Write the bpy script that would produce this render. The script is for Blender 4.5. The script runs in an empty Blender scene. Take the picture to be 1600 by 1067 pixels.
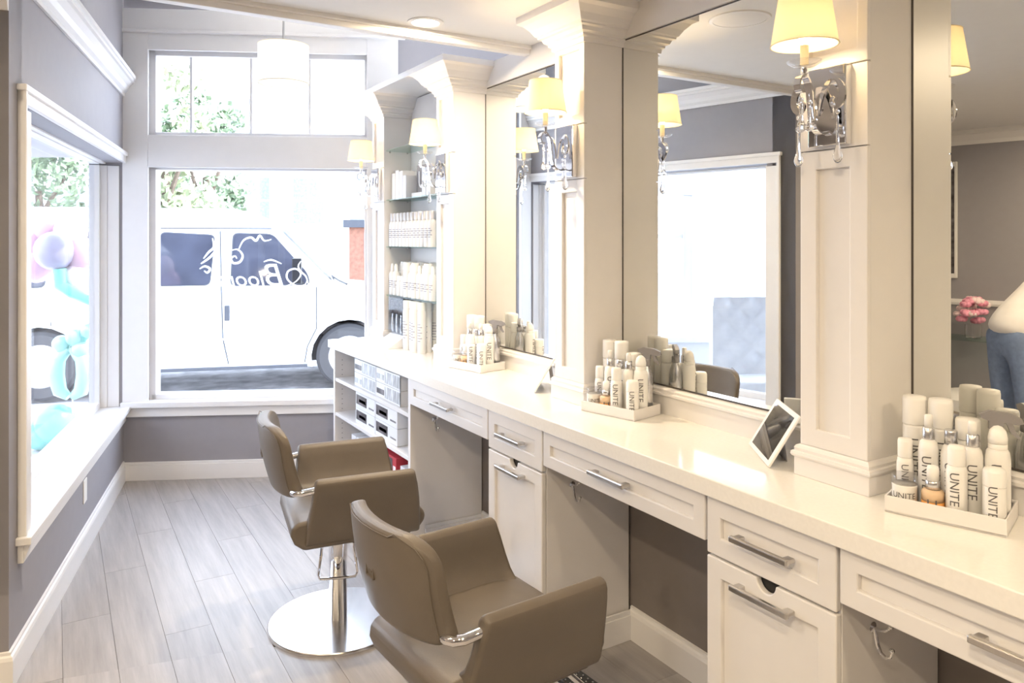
import bpy, math, random
from mathutils import Matrix, Vector
random.seed(7)
R = math.radians
scene = bpy.context.scene
COL = scene.collection

# ---------------------------------------------------------------- camera
cam_d = bpy.data.cameras.new('camera'); cam = bpy.data.objects.new('camera', cam_d); COL.objects.link(cam)
cam.location = (0, 0, 1.6); cam.rotation_euler = (R(90), 0, R(-31.1))
cam_d.sensor_width = 36; cam_d.lens = 26.55; cam_d.shift_y = -158.5/1600
cam_d.clip_start = .02; cam_d.clip_end = 200
scene.camera = cam
# ---------------------------------------------------------------- sky, sun, exposure
wd = bpy.data.worlds.new('sky'); scene.world = wd; wd.use_nodes = True
nt = wd.node_tree; bg = nt.nodes['Background']
tc = nt.nodes.new('ShaderNodeTexCoord'); sp = nt.nodes.new('ShaderNodeSeparateXYZ'); cr = nt.nodes.new('ShaderNodeValToRGB')
nt.links.new(tc.outputs['Generated'], sp.inputs[0]); nt.links.new(sp.outputs['Z'], cr.inputs[0]); nt.links.new(cr.outputs[0], bg.inputs[0])
cr.color_ramp.elements[0].color = (.86, .92, 1, 1); cr.color_ramp.elements[1].color = (.62, .77, 1, 1)
bg.inputs[1].default_value = 5.6
sd = bpy.data.lights.new('sun', 'SUN'); sd.energy = 5; sd.angle = R(1); sd.color = (1, .96, .9)
sun = bpy.data.objects.new('sun', sd); COL.objects.link(sun); sun.rotation_euler = Vector((.6, -.3, .75)).to_track_quat('Z', 'Y').to_euler()
vs = scene.view_settings
vs.view_transform = 'Standard'; vs.look = 'None'; vs.gamma = 1; vs.use_curve_mapping = False; vs.exposure = 0.5

# ---------------------------------------------------------------- materials
def _new(name):
    m = bpy.data.materials.new(name); m.use_nodes = True
    return m, m.node_tree, m.node_tree.nodes['Principled BSDF']
def mat(name, c, rough=.5, metal=0, var=.04, scale=14, bump=0, bscale=60, stretch=None, spec=.5, coat=0):
    m, nt, b = _new(name)
    b.inputs['Roughness'].default_value = rough; b.inputs['Metallic'].default_value = metal
    b.inputs['Specular IOR Level'].default_value = spec; b.inputs['Coat Weight'].default_value = coat
    tc = nt.nodes.new('ShaderNodeTexCoord'); mp = nt.nodes.new('ShaderNodeMapping')
    nt.links.new(tc.outputs['Object'], mp.inputs[0])
    if stretch: mp.inputs['Scale'].default_value = stretch
    n = nt.nodes.new('ShaderNodeTexNoise'); n.inputs['Scale'].default_value = scale; n.inputs['Detail'].default_value = 4
    nt.links.new(mp.outputs[0], n.inputs[0])
    r = nt.nodes.new('ShaderNodeValToRGB')
    lo = tuple(max(0, x*(1-var)) for x in c); hi = tuple(min(1, x*(1+var)) for x in c)
    r.color_ramp.elements[0].position = .3; r.color_ramp.elements[1].position = .7
    r.color_ramp.elements[0].color = (*lo, 1); r.color_ramp.elements[1].color = (*hi, 1)
    nt.links.new(n.outputs[0], r.inputs[0]); nt.links.new(r.outputs[0], b.inputs['Base Color'])
    if bump:
        n2 = nt.nodes.new('ShaderNodeTexNoise'); n2.inputs['Scale'].default_value = bscale; n2.inputs['Detail'].default_value = 3
        nt.links.new(mp.outputs[0], n2.inputs[0])
        bp = nt.nodes.new('ShaderNodeBump'); bp.inputs['Strength'].default_value = bump; bp.inputs['Distance'].default_value = .002
        nt.links.new(n2.outputs[0], bp.inputs['Height']); nt.links.new(bp.outputs[0], b.inputs['Normal'])
    return m
def emit(name, c, s):
    m, nt, b = _new(name); b.inputs['Base Color'].default_value = (*c, 1)
    b.inputs['Emission Color'].default_value = (*c, 1); b.inputs['Emission Strength'].default_value = s
    return m
def clear(name, c=(1, 1, 1), refl=.08, rough=0.0):      # thin clear pane: see-through plus a mirror-like share
    m = bpy.data.materials.new(name); m.use_nodes = True; nt = m.node_tree
    for n in list(nt.nodes):
        if n.type != 'OUTPUT_MATERIAL': nt.nodes.remove(n)
    o = nt.nodes['Material Output']; t = nt.nodes.new('ShaderNodeBsdfTransparent'); g = nt.nodes.new('ShaderNodeBsdfGlossy')
    x = nt.nodes.new('ShaderNodeMixShader'); lw = nt.nodes.new('ShaderNodeLayerWeight'); lw.inputs[0].default_value = .5
    pw = nt.nodes.new('ShaderNodeMath'); pw.operation = 'POWER'; pw.inputs[1].default_value = 5; nt.links.new(lw.outputs['Facing'], pw.inputs[0])
    ml = nt.nodes.new('ShaderNodeMath'); ml.operation = 'MULTIPLY'; ml.inputs[1].default_value = .35; nt.links.new(pw.outputs[0], ml.inputs[0])
    ad = nt.nodes.new('ShaderNodeMath'); ad.operation = 'ADD'; ad.inputs[1].default_value = refl; ad.use_clamp = True
    t.inputs[0].default_value = (*c, 1); g.inputs['Roughness'].default_value = rough
    nt.links.new(ml.outputs[0], ad.inputs[0]); nt.links.new(ad.outputs[0], x.inputs[0])
    nt.links.new(t.outputs[0], x.inputs[1]); nt.links.new(g.outputs[0], x.inputs[2]); nt.links.new(x.outputs[0], o.inputs[0])
    return m
def shade_mat(name, c, tr=.6):
    m = bpy.data.materials.new(name); m.use_nodes = True; nt = m.node_tree
    for n in list(nt.nodes):
        if n.type != 'OUTPUT_MATERIAL': nt.nodes.remove(n)
    o = nt.nodes['Material Output']; d = nt.nodes.new('ShaderNodeBsdfDiffuse'); t = nt.nodes.new('ShaderNodeBsdfTranslucent')
    w = nt.nodes.new('ShaderNodeTexWave'); w.inputs['Scale'].default_value = 60; w.bands_direction = 'Z'
    r = nt.nodes.new('ShaderNodeValToRGB'); r.color_ramp.elements[0].color = (*[k*.95 for k in c], 1); r.color_ramp.elements[1].color = (*c, 1)
    nt.links.new(w.outputs[1], r.inputs[0])
    x = nt.nodes.new('ShaderNodeMixShader'); x.inputs[0].default_value = tr
    for s in (d, t): nt.links.new(r.outputs[0], s.inputs[0])
    nt.links.new(d.outputs[0], x.inputs[1]); nt.links.new(t.outputs[0], x.inputs[2]); nt.links.new(x.outputs[0], o.inputs[0])
    return m
def glass(name, c=(1, 1, 1), ior=1.5, rough=0):
    m, nt, b = _new(name); b.inputs['Base Color'].default_value = (*c, 1); b.inputs['Transmission Weight'].default_value = 1
    b.inputs['IOR'].default_value = ior; b.inputs['Roughness'].default_value = rough
    return m
def plank_mat():
    m, nt, b = _new('grey_oak_plank'); b.inputs['Roughness'].default_value = .38
    tc = nt.nodes.new('ShaderNodeTexCoord'); mp = nt.nodes.new('ShaderNodeMapping'); mp.inputs['Scale'].default_value = (26, 1.6, 1)
    oi = nt.nodes.new('ShaderNodeObjectInfo'); va = nt.nodes.new('ShaderNodeVectorMath'); va.operation = 'ADD'
    cx = nt.nodes.new('ShaderNodeCombineXYZ'); mu = nt.nodes.new('ShaderNodeMath'); mu.operation = 'MULTIPLY'; mu.inputs[1].default_value = 40
    nt.links.new(oi.outputs['Random'], mu.inputs[0]); nt.links.new(mu.outputs[0], cx.inputs[0]); nt.links.new(mu.outputs[0], cx.inputs[1])
    nt.links.new(tc.outputs['Object'], mp.inputs[0]); nt.links.new(mp.outputs[0], va.inputs[0]); nt.links.new(cx.outputs[0], va.inputs[1])
    n = nt.nodes.new('ShaderNodeTexNoise'); n.inputs['Scale'].default_value = 1; n.inputs['Detail'].default_value = 6; n.inputs['Roughness'].default_value = .65
    nt.links.new(va.outputs[0], n.inputs[0])
    r = nt.nodes.new('ShaderNodeValToRGB'); r.color_ramp.elements[0].position = .28; r.color_ramp.elements[1].position = .75
    r.color_ramp.elements[0].color = (.30, .28, .275, 1); r.color_ramp.elements[1].color = (.46, .435, .425, 1)
    nt.links.new(n.outputs[0], r.inputs[0])
    hs = nt.nodes.new('ShaderNodeHueSaturation'); ma = nt.nodes.new('ShaderNodeMapRange'); ma.inputs[3].default_value = .93; ma.inputs[4].default_value = 1.06
    nt.links.new(oi.outputs['Random'], ma.inputs[0]); nt.links.new(ma.outputs[0], hs.inputs['Value']); nt.links.new(r.outputs[0], hs.inputs['Color'])
    nt.links.new(hs.outputs[0], b.inputs['Base Color'])
    bp = nt.nodes.new('ShaderNodeBump'); bp.inputs['Strength'].default_value = .15; bp.inputs['Distance'].default_value = .001
    nt.links.new(n.outputs[0], bp.inputs['Height']); nt.links.new(bp.outputs[0], b.inputs['Normal'])
    return m
def foliage_mat(name, c):
    m = mat(name, c, .6, var=.45, scale=5); return m

M = dict(
    wall=mat('grey_wall_paint', (.31, .30, .325), .6, var=.02, bump=.1, bscale=200),
    dark=mat('taupe_wall_paint', (.20, .175, .165), .6, var=.02, bump=.1, bscale=200),
    white=mat('white_trim_paint', (.80, .79, .79), .35, var=.01),
    cab=mat('white_cabinet_lacquer', (.78, .76, .75), .32, var=.01),
    ceil=mat('ceiling_paint', (.78, .78, .79), .7, var=.01),
    quartz=mat('white_quartz', (.84, .82, .78), .12, var=.02, scale=90),
    chrome=mat('polished_chrome', (.82, .82, .84), .06, 1, var=.01),
    steel=mat('brushed_nickel', (.62, .60, .58), .28, 1, var=.03, stretch=(1, 30, 1)),
    disc=mat('brushed_steel_disc', (.78, .77, .76), .2, 1, var=.03, scale=30),
    leather=mat('taupe_leather', (.14, .116, .093), .42, var=.06, scale=9, bump=.25, bscale=420),
    rubber=mat('black_rubber', (.02, .02, .022), .6),
    mirror=mat('mirror_silver', (.90, .91, .89), .0, 1, var=0),
    edge=mat('dark_mirror_edge', (.07, .06, .055), .4),
    pane=clear('window_glass', (.97, .98, 1), .02),
    shelfglass=clear('shelf_glass', (.86, .94, .92), .06),
    crystal=glass('crystal', (1, 1, 1), 1.5),
    shade=shade_mat('cream_shade_fabric', (.93, .87, .74), .55),
    drum=shade_mat('white_drum_fabric', (.95, .95, .93), .6),
    ivory=mat('ivory_candle_sleeve', (.8, .72, .55), .5),
    bulb=emit('warm_bulb', (1, .8, .5), 25),
    can=emit('downlight_lens', (1, .86, .66), 14),
    plastic=mat('white_bottle_plastic', (.82, .81, .79), .3, var=.01),
    cap=mat('white_cap_plastic', (.86, .85, .83), .38, var=.01),
    silver=mat('silver_collar', (.66, .66, .68), .25, .9, var=.02),
    amber=mat('amber_serum', (.78, .36, .10), .18, var=.1, scale=20),
    frost=mat('frosted_amber', (.72, .52, .34), .25, var=.05),
    clearlid=clear('clear_lid', (.95, .95, .96), .1),
    grey=mat('grey_trigger_plastic', (.26, .25, .26), .4),
    ink=mat('dark_grey_ink', (.12, .115, .12), .5),
    blueink=mat('blue_ink', (.12, .15, .45), .5),
    black=mat('black_plastic', (.015, .015, .017), .35),
    screen=mat('tablet_screen', (.03, .03, .035), .04, coat=.6),
    vanw=mat('white_van_paint', (.78, .80, .82), .25, var=.01, coat=.4),
    vanglass=mat('tinted_van_glass', (.05, .055, .08), .05, var=.25, scale=2.5),
    seam=mat('door_seam', (.06, .065, .08), .6),
    tyre=mat('tyre_rubber', (.05, .05, .055), .7, bump=.5, bscale=40),
    hub=mat('steel_hubcap', (.5, .5, .53), .35, .7),
    asphalt=mat('asphalt', (.46, .45, .46), .9, var=.35, scale=5, bump=.6, bscale=90),
    paving=mat('pale_concrete', (.42, .42, .43), .85, var=.1, scale=3),
    bldg=mat('pale_stucco', (.74, .73, .72), .8, var=.04),
    teal=mat('teal_balloon', (.15, .48, .41), .25, var=.03),
    aqua=mat('pale_aqua_balloon', (.34, .62, .56), .25, var=.03),
    pink=mat('pink_balloon', (.62, .38, .46), .25, var=.03),
    lav=mat('lavender_balloon', (.30, .28, .38), .25, var=.03),
    decal=shade_mat('white_window_vinyl', (.95, .95, .96), .75),
    red=mat('red_carton', (.50, .04, .06), .4, var=.05),
    cardw=mat('white_carton', (.78, .79, .82), .5, var=.02),
    cardb=mat('pale_blue_carton', (.55, .66, .80), .5, var=.02),
    photo=mat('dark_picture_print', (.13, .12, .13), .3, var=.7, scale=18),
    zebra=mat('silver_streak_print', (.50, .52, .55), .3, var=.7, scale=9, stretch=(1, 6, 1)),
    acrylic=clear('clear_acrylic', (.96, .97, .98), .05),
    bristle=mat('brush_bristles', (.10, .09, .10), .7, var=.5, scale=60),
    jeans=mat('blue_denim', (.16, .22, .36), .8, var=.15, scale=30),
    top=mat('cream_blouse', (.78, .75, .73), .7),
    skin=mat('skin', (.62, .42, .33), .5),
    hair=mat('brown_hair', (.10, .06, .04), .6, var=.3, scale=40, stretch=(1, 1, .1)),
    petal=mat('pink_petals', (.85, .35, .48), .6, var=.25, scale=40),
    palepetal=mat('blush_petals', (.90, .72, .74), .6, var=.1, scale=40),
    leaf=foliage_mat('green_leaf', (.24, .31, .19)),
    leaf2=foliage_mat('yellow_green_leaf', (.36, .40, .24)),
    bark=mat('bark', (.16, .12, .09), .9, var=.3),
    plank=plank_mat(),
    softink=mat('grey_ink', (.36, .36, .40), .5), softcap=mat('pale_grey_cap', (.62, .62, .65), .3, .3),
    dish=clear('clear_dish', (.97, .97, .97), .10),
    joint=mat('floor_underlay', (.22, .205, .20), .8),
    tuft=mat('white_tufted_leather', (.80, .80, .79), .4),
    brick=mat('brick_red', (.26, .12, .08), .8, var=.2),
    glasswin=mat('far_window_glass', (.30, .36, .42), .1, var=.2),
    aquapaint=mat('pale_aqua_paint', (.42, .62, .64), .7),
)

# ---------------------------------------------------------------- mesh helpers
class G:
    def __init__(s): s.v = []; s.f = []
    def add(s, vs, fs, m=None):
        o = len(s.v)
        s.v += [tuple(m @ Vector(p)) if m else tuple(p) for p in vs]
        s.f += [tuple(i+o for i in f) for f in fs]; return s
    def box(s, x0, x1, y0, y1, z0, z1, m=None):
        return s.add([(x0,y0,z0),(x1,y0,z0),(x1,y1,z0),(x0,y1,z0),(x0,y0,z1),(x1,y0,z1),(x1,y1,z1),(x0,y1,z1)],
            [(0,3,2,1),(4,5,6,7),(0,1,5,4),(1,2,6,5),(2,3,7,6),(3,0,4,7)], m)
    def prism(s, poly, a, b, axis='z', m=None):
        def P(p, h):
            return {'z': (p[0], p[1], h), 'y': (p[0], h, p[1]), 'x': (h, p[0], p[1])}[axis]
        n = len(poly)
        vs = [P(p, a) for p in poly]+[P(p, b) for p in poly]
        fs = [tuple(range(n))[::-1], tuple(range(n, 2*n))]+[(i, (i+1) % n, n+(i+1) % n, n+i) for i in range(n)]
        return s.add(vs, fs, m)
    def lathe(s, prof, n=20, c=(0, 0, 0), m=None, cap=True):
        vs = []; fs = []
        for r, z in prof:
            for k in range(n):
                a = 2*math.pi*k/n; vs.append((c[0]+r*math.cos(a), c[1]+r*math.sin(a), c[2]+z))
        for i in range(len(prof)-1):
            for k in range(n):
                k2 = (k+1) % n; fs.append((i*n+k, i*n+k2, (i+1)*n+k2, (i+1)*n+k))
        if cap:
            fs.append(tuple(range(n))[::-1]); fs.append(tuple((len(prof)-1)*n+k for k in range(n)))
        return s.add(vs, fs, m)
    def tube(s, pts, r, n=8, closed=False, m=None):
        pts = [Vector(p) for p in pts]; N = len(pts); vs = []; fs = []
        rr = r if isinstance(r, (list, tuple)) else [r]*N
        prev = None
        for i, p in enumerate(pts):
            if closed: t = pts[(i+1) % N]-pts[i-1]
            else: t = pts[min(i+1, N-1)]-pts[max(i-1, 0)]
            t.normalize()
            if prev is None:
                up = Vector((0, 0, 1)) if abs(t.z) < .9 else Vector((1, 0, 0)); u = t.cross(up).normalized()
            else:
                u = (prev-t*prev.dot(t))
                u = u.normalized() if u.length > 1e-6 else t.orthogonal().normalized()
            prev = u; w = t.cross(u)
            for k in range(n):
                a = 2*math.pi*k/n; q = p+(u*math.cos(a)+w*math.sin(a))*rr[i]; vs.append(tuple(q))
        for i in range(N if closed else N-1):
            j = (i+1) % N
            for k in range(n):
                k2 = (k+1) % n; fs.append((i*n+k, i*n+k2, j*n+k2, j*n+k))
        if not closed:
            fs.append(tuple(range(n))[::-1]); fs.append(tuple((N-1)*n+k for k in range(n)))
        return s.add(vs, fs, m)
    def ball(s, c, r, n=14, k=9, m=None):
        rx, ry, rz = r if isinstance(r, (list, tuple)) else (r, r, r)
        vs = [(c[0], c[1], c[2]-rz)]; fs = []
        for i in range(1, k):
            a = -math.pi/2+math.pi*i/k
            for j in range(n):
                b = 2*math.pi*j/n; vs.append((c[0]+rx*math.cos(a)*math.cos(b), c[1]+ry*math.cos(a)*math.sin(b), c[2]+rz*math.sin(a)))
        vs.append((c[0], c[1], c[2]+rz)); L = len(vs)-1
        for j in range(n):
            j2 = (j+1) % n; fs.append((0, 1+j2, 1+j)); fs.append((L, L-n+j, L-n+j2))
            for i in range(k-2): fs.append((1+i*n+j, 1+i*n+j2, 1+(i+1)*n+j2, 1+(i+1)*n+j))
        return s.add(vs, fs, m)
    def moulding(s, path, prof, closed=False):      # prof: (out, z); out is to the right of the walking direction
        P = [Vector(p) for p in path]; N = len(P); vs = []; fs = []; k = len(prof)
        for i in range(N):
            a = (P[i]-P[i-1]) if (i > 0 or closed) else None
            b = (P[(i+1) % N]-P[i]) if (i < N-1 or closed) else None
            na = Vector((a.y, -a.x)).normalized() if a is not None else None
            nb = Vector((b.y, -b.x)).normalized() if b is not None else None
            if na is None: q = nb
            elif nb is None: q = na
            else: q = (na+nb)/(1+na.dot(nb))
            for o, z in prof: vs.append((P[i].x+q.x*o, P[i].y+q.y*o, z))
        for i in range(N if closed else N-1):
            j = (i+1) % N
            for c in range(k):
                d = (c+1) % k; fs.append((i*k+c, j*k+c, j*k+d, i*k+d))
        if not closed:
            fs.append(tuple(range(k))); fs.append(tuple((N-1)*k+c for c in range(k))[::-1])
        return s.add(vs, fs)
    def ring(s, x0, x1, ya, yb, za, zb, my, mz, notch=None):      # mitred frame in the yz plane, x0 front, x1 back
        I = [(ya+my, za+mz), (yb-my, za+mz), (yb-my, zb-mz), (ya+my, zb-mz)]
        O = [(ya, za), (yb, za), (yb, zb)]
        if notch: O += [(notch[0]+notch[1]*math.cos(a), zb-notch[1]*math.sin(a)) for a in [math.pi*i/14 for i in range(15)]]
        O += [(ya, zb)]; nO = len(O); k = nO+4
        vs = [(x0, *p) for p in O+I]+[(x1, *p) for p in O+I]; i0 = nO
        fr = [(0, 1, i0+1, i0), (1, 2, i0+2, i0+1), tuple(range(2, nO))+(i0+3, i0+2), (nO-1, 0, i0, i0+3)]
        fs = fr+[tuple(i+k for i in f)[::-1] for f in fr]
        fs += [(i, (i+1) % nO, k+(i+1) % nO, k+i) for i in range(nO)]+[(i0+i, i0+(i+1) % 4, k+i0+(i+1) % 4, k+i0+i) for i in range(4)]
        return s.add(vs, fs)
    def mesh(s, name, m, smooth=False):
        me = bpy.data.meshes.new(name); me.from_pydata(s.v, [], s.f); me.update()
        me.materials.append(M[m] if isinstance(m, str) else m)
        if smooth:
            for p in me.polygons: p.use_smooth = True
        import bmesh
        bm = bmesh.new(); bm.from_mesh(me); bmesh.ops.recalc_face_normals(bm, faces=bm.faces); bm.to_mesh(me); bm.free()
        return me
    def obj(s, name, m, parent=None, smooth=False, bevel=0, seg=2, loc=None, rz=None):
        o = bpy.data.objects.new(name, s.mesh(name, m, smooth)); COL.objects.link(o)
        if parent is not None: o.parent = parent
        if loc: o.location = loc
        if rz is not None: o.rotation_euler[2] = rz
        fin(o, smooth, bevel, seg); return o
def fin(o, smooth, bevel, seg=2):
    if bevel:
        b = o.modifiers.new('bevel', 'BEVEL'); b.width = bevel; b.segments = seg; b.limit_method = 'ANGLE'; b.angle_limit = R(35)
    if smooth:
        o.data.set_sharp_from_angle(angle=R(42)) if hasattr(o.data, 'set_sharp_from_angle') else None
def tag(o, label, cat, group=None):
    o['label'] = label; o['category'] = cat
    if group: o['group'] = group
    return o
def thing(name, label, cat, loc=(0, 0, 0), rz=0, group=None):
    o = bpy.data.objects.new(name, None); COL.objects.link(o); o.location = loc; o.rotation_euler[2] = rz; o.empty_display_size = .05
    return tag(o, label, cat, group)
def struct(o): o['kind'] = 'structure'; return o
def dup(root, loc, rz=None, label=None, group=None):
    def cp(o, par):
        c = o.copy(); COL.objects.link(c); c.parent = par
        for ch in list(o.children): cp(ch, c)
        return c
    r = cp(root, None); r.location = loc
    if rz is not None: r.rotation_euler[2] = rz
    if label: r['label'] = label
    if group: r['group'] = group
    return r
def lamp(name, kind, energy, col, loc, parent=None, size=.05, rot=None):
    d = bpy.data.lights.new(name, kind); d.energy = energy; d.color = col
    if kind == 'AREA': d.size = size; d.shape = 'DISK'
    else: d.shadow_soft_size = size
    o = bpy.data.objects.new(name, d); COL.objects.link(o); o.location = loc
    if parent is not None: o.parent = parent
    if rot: o.rotation_euler = rot
    return o
def text_mesh(name, body, size, m, shear=0, extrude=0, offset=0):
    cu = bpy.data.curves.new(name, 'FONT'); cu.body = body; cu.size = size; cu.shear = shear; cu.extrude = extrude; cu.align_x = 'CENTER'; cu.offset = offset
    cu.resolution_u = 3
    o = bpy.data.objects.new(name, cu); COL.objects.link(o)
    bpy.context.view_layer.update()
    me = bpy.data.meshes.new_from_object(o.evaluated_get(bpy.context.evaluated_depsgraph_get()))
    bpy.data.objects.remove(o); bpy.data.curves.remove(cu)
    me.name = name; me.materials.clear(); me.materials.append(M[m]); return me
def place(name, me, parent=None, loc=(0, 0, 0), rot=(0, 0, 0)):
    o = bpy.data.objects.new(name, me); COL.objects.link(o); o.location = loc; o.rotation_euler = rot
    if parent is not None: o.parent = parent
    return o
# ================================================================ room shell
HC = .944; XF = 1.535; XP = 1.785; XM = 1.98
K = Vector((.38, 5.635)); FA = math.atan2(-.432, .902); LA = math.atan2(-.9767, -.2147)
FW = (K.x, K.y, 0)
wdir = Vector((math.cos(FA), math.sin(FA))); wn = Vector((-wdir.y, wdir.x))
qdir = Vector((math.cos(LA), math.sin(LA))); qn = Vector((-qdir.y, qdir.x))
E0 = K+qdir*2.45                                     # free end of the left wall

# floor: underlay plus single planks
def clip(poly, p, n):                                # keep the side where (x-p).n <= 0
    out = []
    for i in range(len(poly)):
        a, b = Vector(poly[i]), Vector(poly[(i+1) % len(poly)])
        da, db = (a-p).dot(n), (b-p).dot(n)
        if da <= 0: out.append(tuple(a))
        if da*db < 0: out.append(tuple(a+(b-a)*(da/(da-db))))
    return out
rdir = -qn                                           # return wall runs this way from E0
E1 = E0+rdir*2.62                                    # corner with the far left wall
B1 = E1+qdir*7.2
floor = struct(G().prism([tuple(K), tuple(K+wdir*1.82), (1.99, -3.2), (B1.x, -3.2), tuple(E1), tuple(E0)], -.06, -.012).obj('floor', 'joint'))
PW, PL = .178, 1.22
np_ = 0
for i in range(-24, 12):
    x0 = i*PW+.02; off = ((i*0.37) % 1)*PL
    for j in range(-3, 5):
        y0 = j*PL+off; g = .0007
        for part in (0, 1):
            poly = [(x0+g, y0+g), (x0+PW-g, y0+g), (x0+PW-g, y0+PL-g), (x0+g, y0+PL-g)]
            poly = clip(poly, Vector((1.98, 0)), Vector((1, 0)))
            if not poly: continue
            poly = clip(poly, K+wn*.02, wn)
            if not poly: continue
            if part == 0: poly = clip(poly, E0, qdir*-1)            # towards camera side of the free end
            else:
                poly = clip(poly, E0, qdir)
                if poly: poly = clip(poly, K-qn*.02, -qn)
            if len(poly) < 3: continue
            if part == 0: poly = clip(poly, E1, rdir)
            if len(poly) < 3: continue
            ar = abs(sum(poly[k][0]*poly[(k+1) % len(poly)][1]-poly[(k+1) % len(poly)][0]*poly[k][1] for k in range(len(poly))))/2
            if ar < .002: continue
            cx = sum(p[0] for p in poly)/len(poly); cy = sum(p[1] for p in poly)/len(poly)
            if cy < -1.6: continue
            G().prism([(p[0]-cx, p[1]-cy) for p in poly], 0, .012).obj('plank', 'plank', floor, loc=(cx, cy, -.012)); np_ += 1
# behind the camera the boards are too far back to be told apart
o = G().box(B1.x+.1, 1.98, -3.2, -2.9, -.012, -.001).obj('plank_field', 'plank', floor); o['kind'] = 'stuff'

# front wall (local x along the wall, y outwards)
fw = G()
for a, b, z0, z1 in ((0, 2.9, 0, .50), (0, .15, .50, 3.3), (1.62, 2.9, .50, 3.3), (.15, 1.62, 2.10, 2.28), (.15, 1.62, 2.88, 3.3)):
    fw.box(a, b, 0, .16, z0, z1)
wf = struct(fw.obj('wall_front', 'wall', loc=FW, rz=FA))
t1 = G()
t1.box(.0, .165, -.02, 0, .50, 2.99); t1.box(1.60, 1.81, -.02, 0, .50, 2.99); t1.box(.165, 1.60, -.02, 0, 2.085, 2.30); t1.box(.165, 1.60, -.02, 0, 2.865, 2.99)
struct(t1.obj('trim_1', 'white', bevel=.003, loc=FW, rz=FA))
t2 = G().box(-.0, 1.85, -.035, 0, 2.99, 3.135); t2.box(0, 1.86, -.05, 0, 2.975, 2.995)
struct(t2.obj('trim_2', 'white', bevel=.004, loc=FW, rz=FA))
s1 = G().box(.0, 1.62, -.055, .10, .49, .527); s1.box(0, 1.62, -.025, 0, .425, .49)
struct(s1.obj('trim_3', 'white', bevel=.004, loc=FW, rz=FA))
struct(G().box(0, 1.6, -.018, 0, 0, .105).box(0, 1.6, -.012, 0, .105, .122).obj('baseboard_front', 'white', bevel=.003, loc=FW, rz=FA))
def window(name, x0, x1, z0, z1, munt, fr=.028, yy=.085):
    g = G()
    g.box(x0-.02, x0+fr, yy-.04, yy+.05, z0-.02, z1+.02); g.box(x1-fr, x1+.02, yy-.04, yy+.05, z0-.02, z1+.02)
    g.box(x0, x1, yy-.04, yy+.05, z0-.03, z0+fr); g.box(x0, x1, yy-.04, yy+.05, z1-fr, z1+.03)
    w = struct(g.obj(name, 'white', bevel=.004, loc=FW, rz=FA))
    cs = [x0]+munt+[x1]
    for m_ in munt: G().box(m_-.009, m_+.009, yy-.012, yy+.02, z0, z1).obj('muntin', 'white', w, bevel=.003)
    for a, b in zip(cs[:-1], cs[1:]): G().box(a+.003, b-.003, yy, yy+.006, z0, z1).obj('pane', 'pane', w)
    return w
w1 = window('window_1', .165, 1.605, .535, 2.10, [])
w2 = window('window_2', .165, 1.605, 2.30, 2.87, [.412, .808, 1.202])

# left wall (local x from the far corner towards the camera, y into the room)
lw = G()
LT = .2
for a, b, z0, z1 in ((-.15, 2.45, 0, .47), (-.15, .02, .47, 3.3), (2.25, 2.45, .47, 3.3), (.02, 2.25, 2.11, 3.3)):
    lw.box(a, b, -LT, 0, z0, z1)
struct(lw.obj('wall_left', 'wall', loc=FW, rz=LA))
c3 = G().box(.0, 2.35, 0, .022, 2.11, 2.16); c3.box(0, 2.36, 0, .034, 2.155, 2.18); c3.box(2.25, 2.33, 0, .022, .5, 2.09); c3.box(2.33, 2.35, 0, .03, .5, 2.16)
struct(c3.obj('trim_4', 'white', bevel=.004, loc=FW, rz=LA))
s3 = G().box(.0, 2.37, -.15, .05, .472, .50); s3.box(0, 2.35, 0, .02, .40, .472); s3.prism([(.02, .40), (.02, .472), (.045, .472), (.03, .43)], 2.30, 2.35, 'x')
struct(s3.obj('trim_5', 'white', bevel=.003, loc=FW, rz=LA))
w3g = G()
for a, b, z0, z1 in ((.02, .06, .5, 2.09), (2.21, 2.25, .5, 2.09), (.06, 2.21, .5, .54), (.06, 2.21, 2.095, 2.115)): w3g.box(a, b, -.19, -.13, z0, z1)
w3g.box(.02, .035, -.13, -.09, .5, 2.09); w3g.box(.02, .03, -.09, -.02, .5, 2.09); w3g.box(.02, 2.25, -.13, -.10, 2.10, 2.115)
w3 = struct(w3g.obj('window_3', 'white', bevel=.003, loc=FW, rz=LA))
G().box(.06, 2.21, -.165, -.159, .54, 2.095).obj('pane', 'pane', w3)
crown = [(0, 2.55), (.012, 2.55), (.012, 2.57), (.03, 2.585), (.04, 2.61), (.062, 2.635), (.075, 2.64), (.075, 2.655), (.085, 2.66), (.085, 2.68), (0, 2.68)]
struct(G().moulding([tuple(K+qdir*2.45), tuple(K+qdir*.015)], crown).obj('trim_6', 'white'))
basep = [(0, 0), (.018, 0), (.018, .10), (.014, .112), (.008, .118), (.008, .128), (0, .13)]
struct(G().moulding([tuple(E1), tuple(E0), tuple(K)], basep).obj('baseboard_left', 'white'))
out_ = G().box(0, .072, 0, .006, -.06, .06)
ol = tag(out_.obj('outlet_plate', 'cap', bevel=.003, loc=tuple((K+qdir*1.16).to_3d()+Vector((0, 0, .31))), rz=LA), 'white blank outlet plate on grey wall under the window sill', 'outlet')
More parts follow.
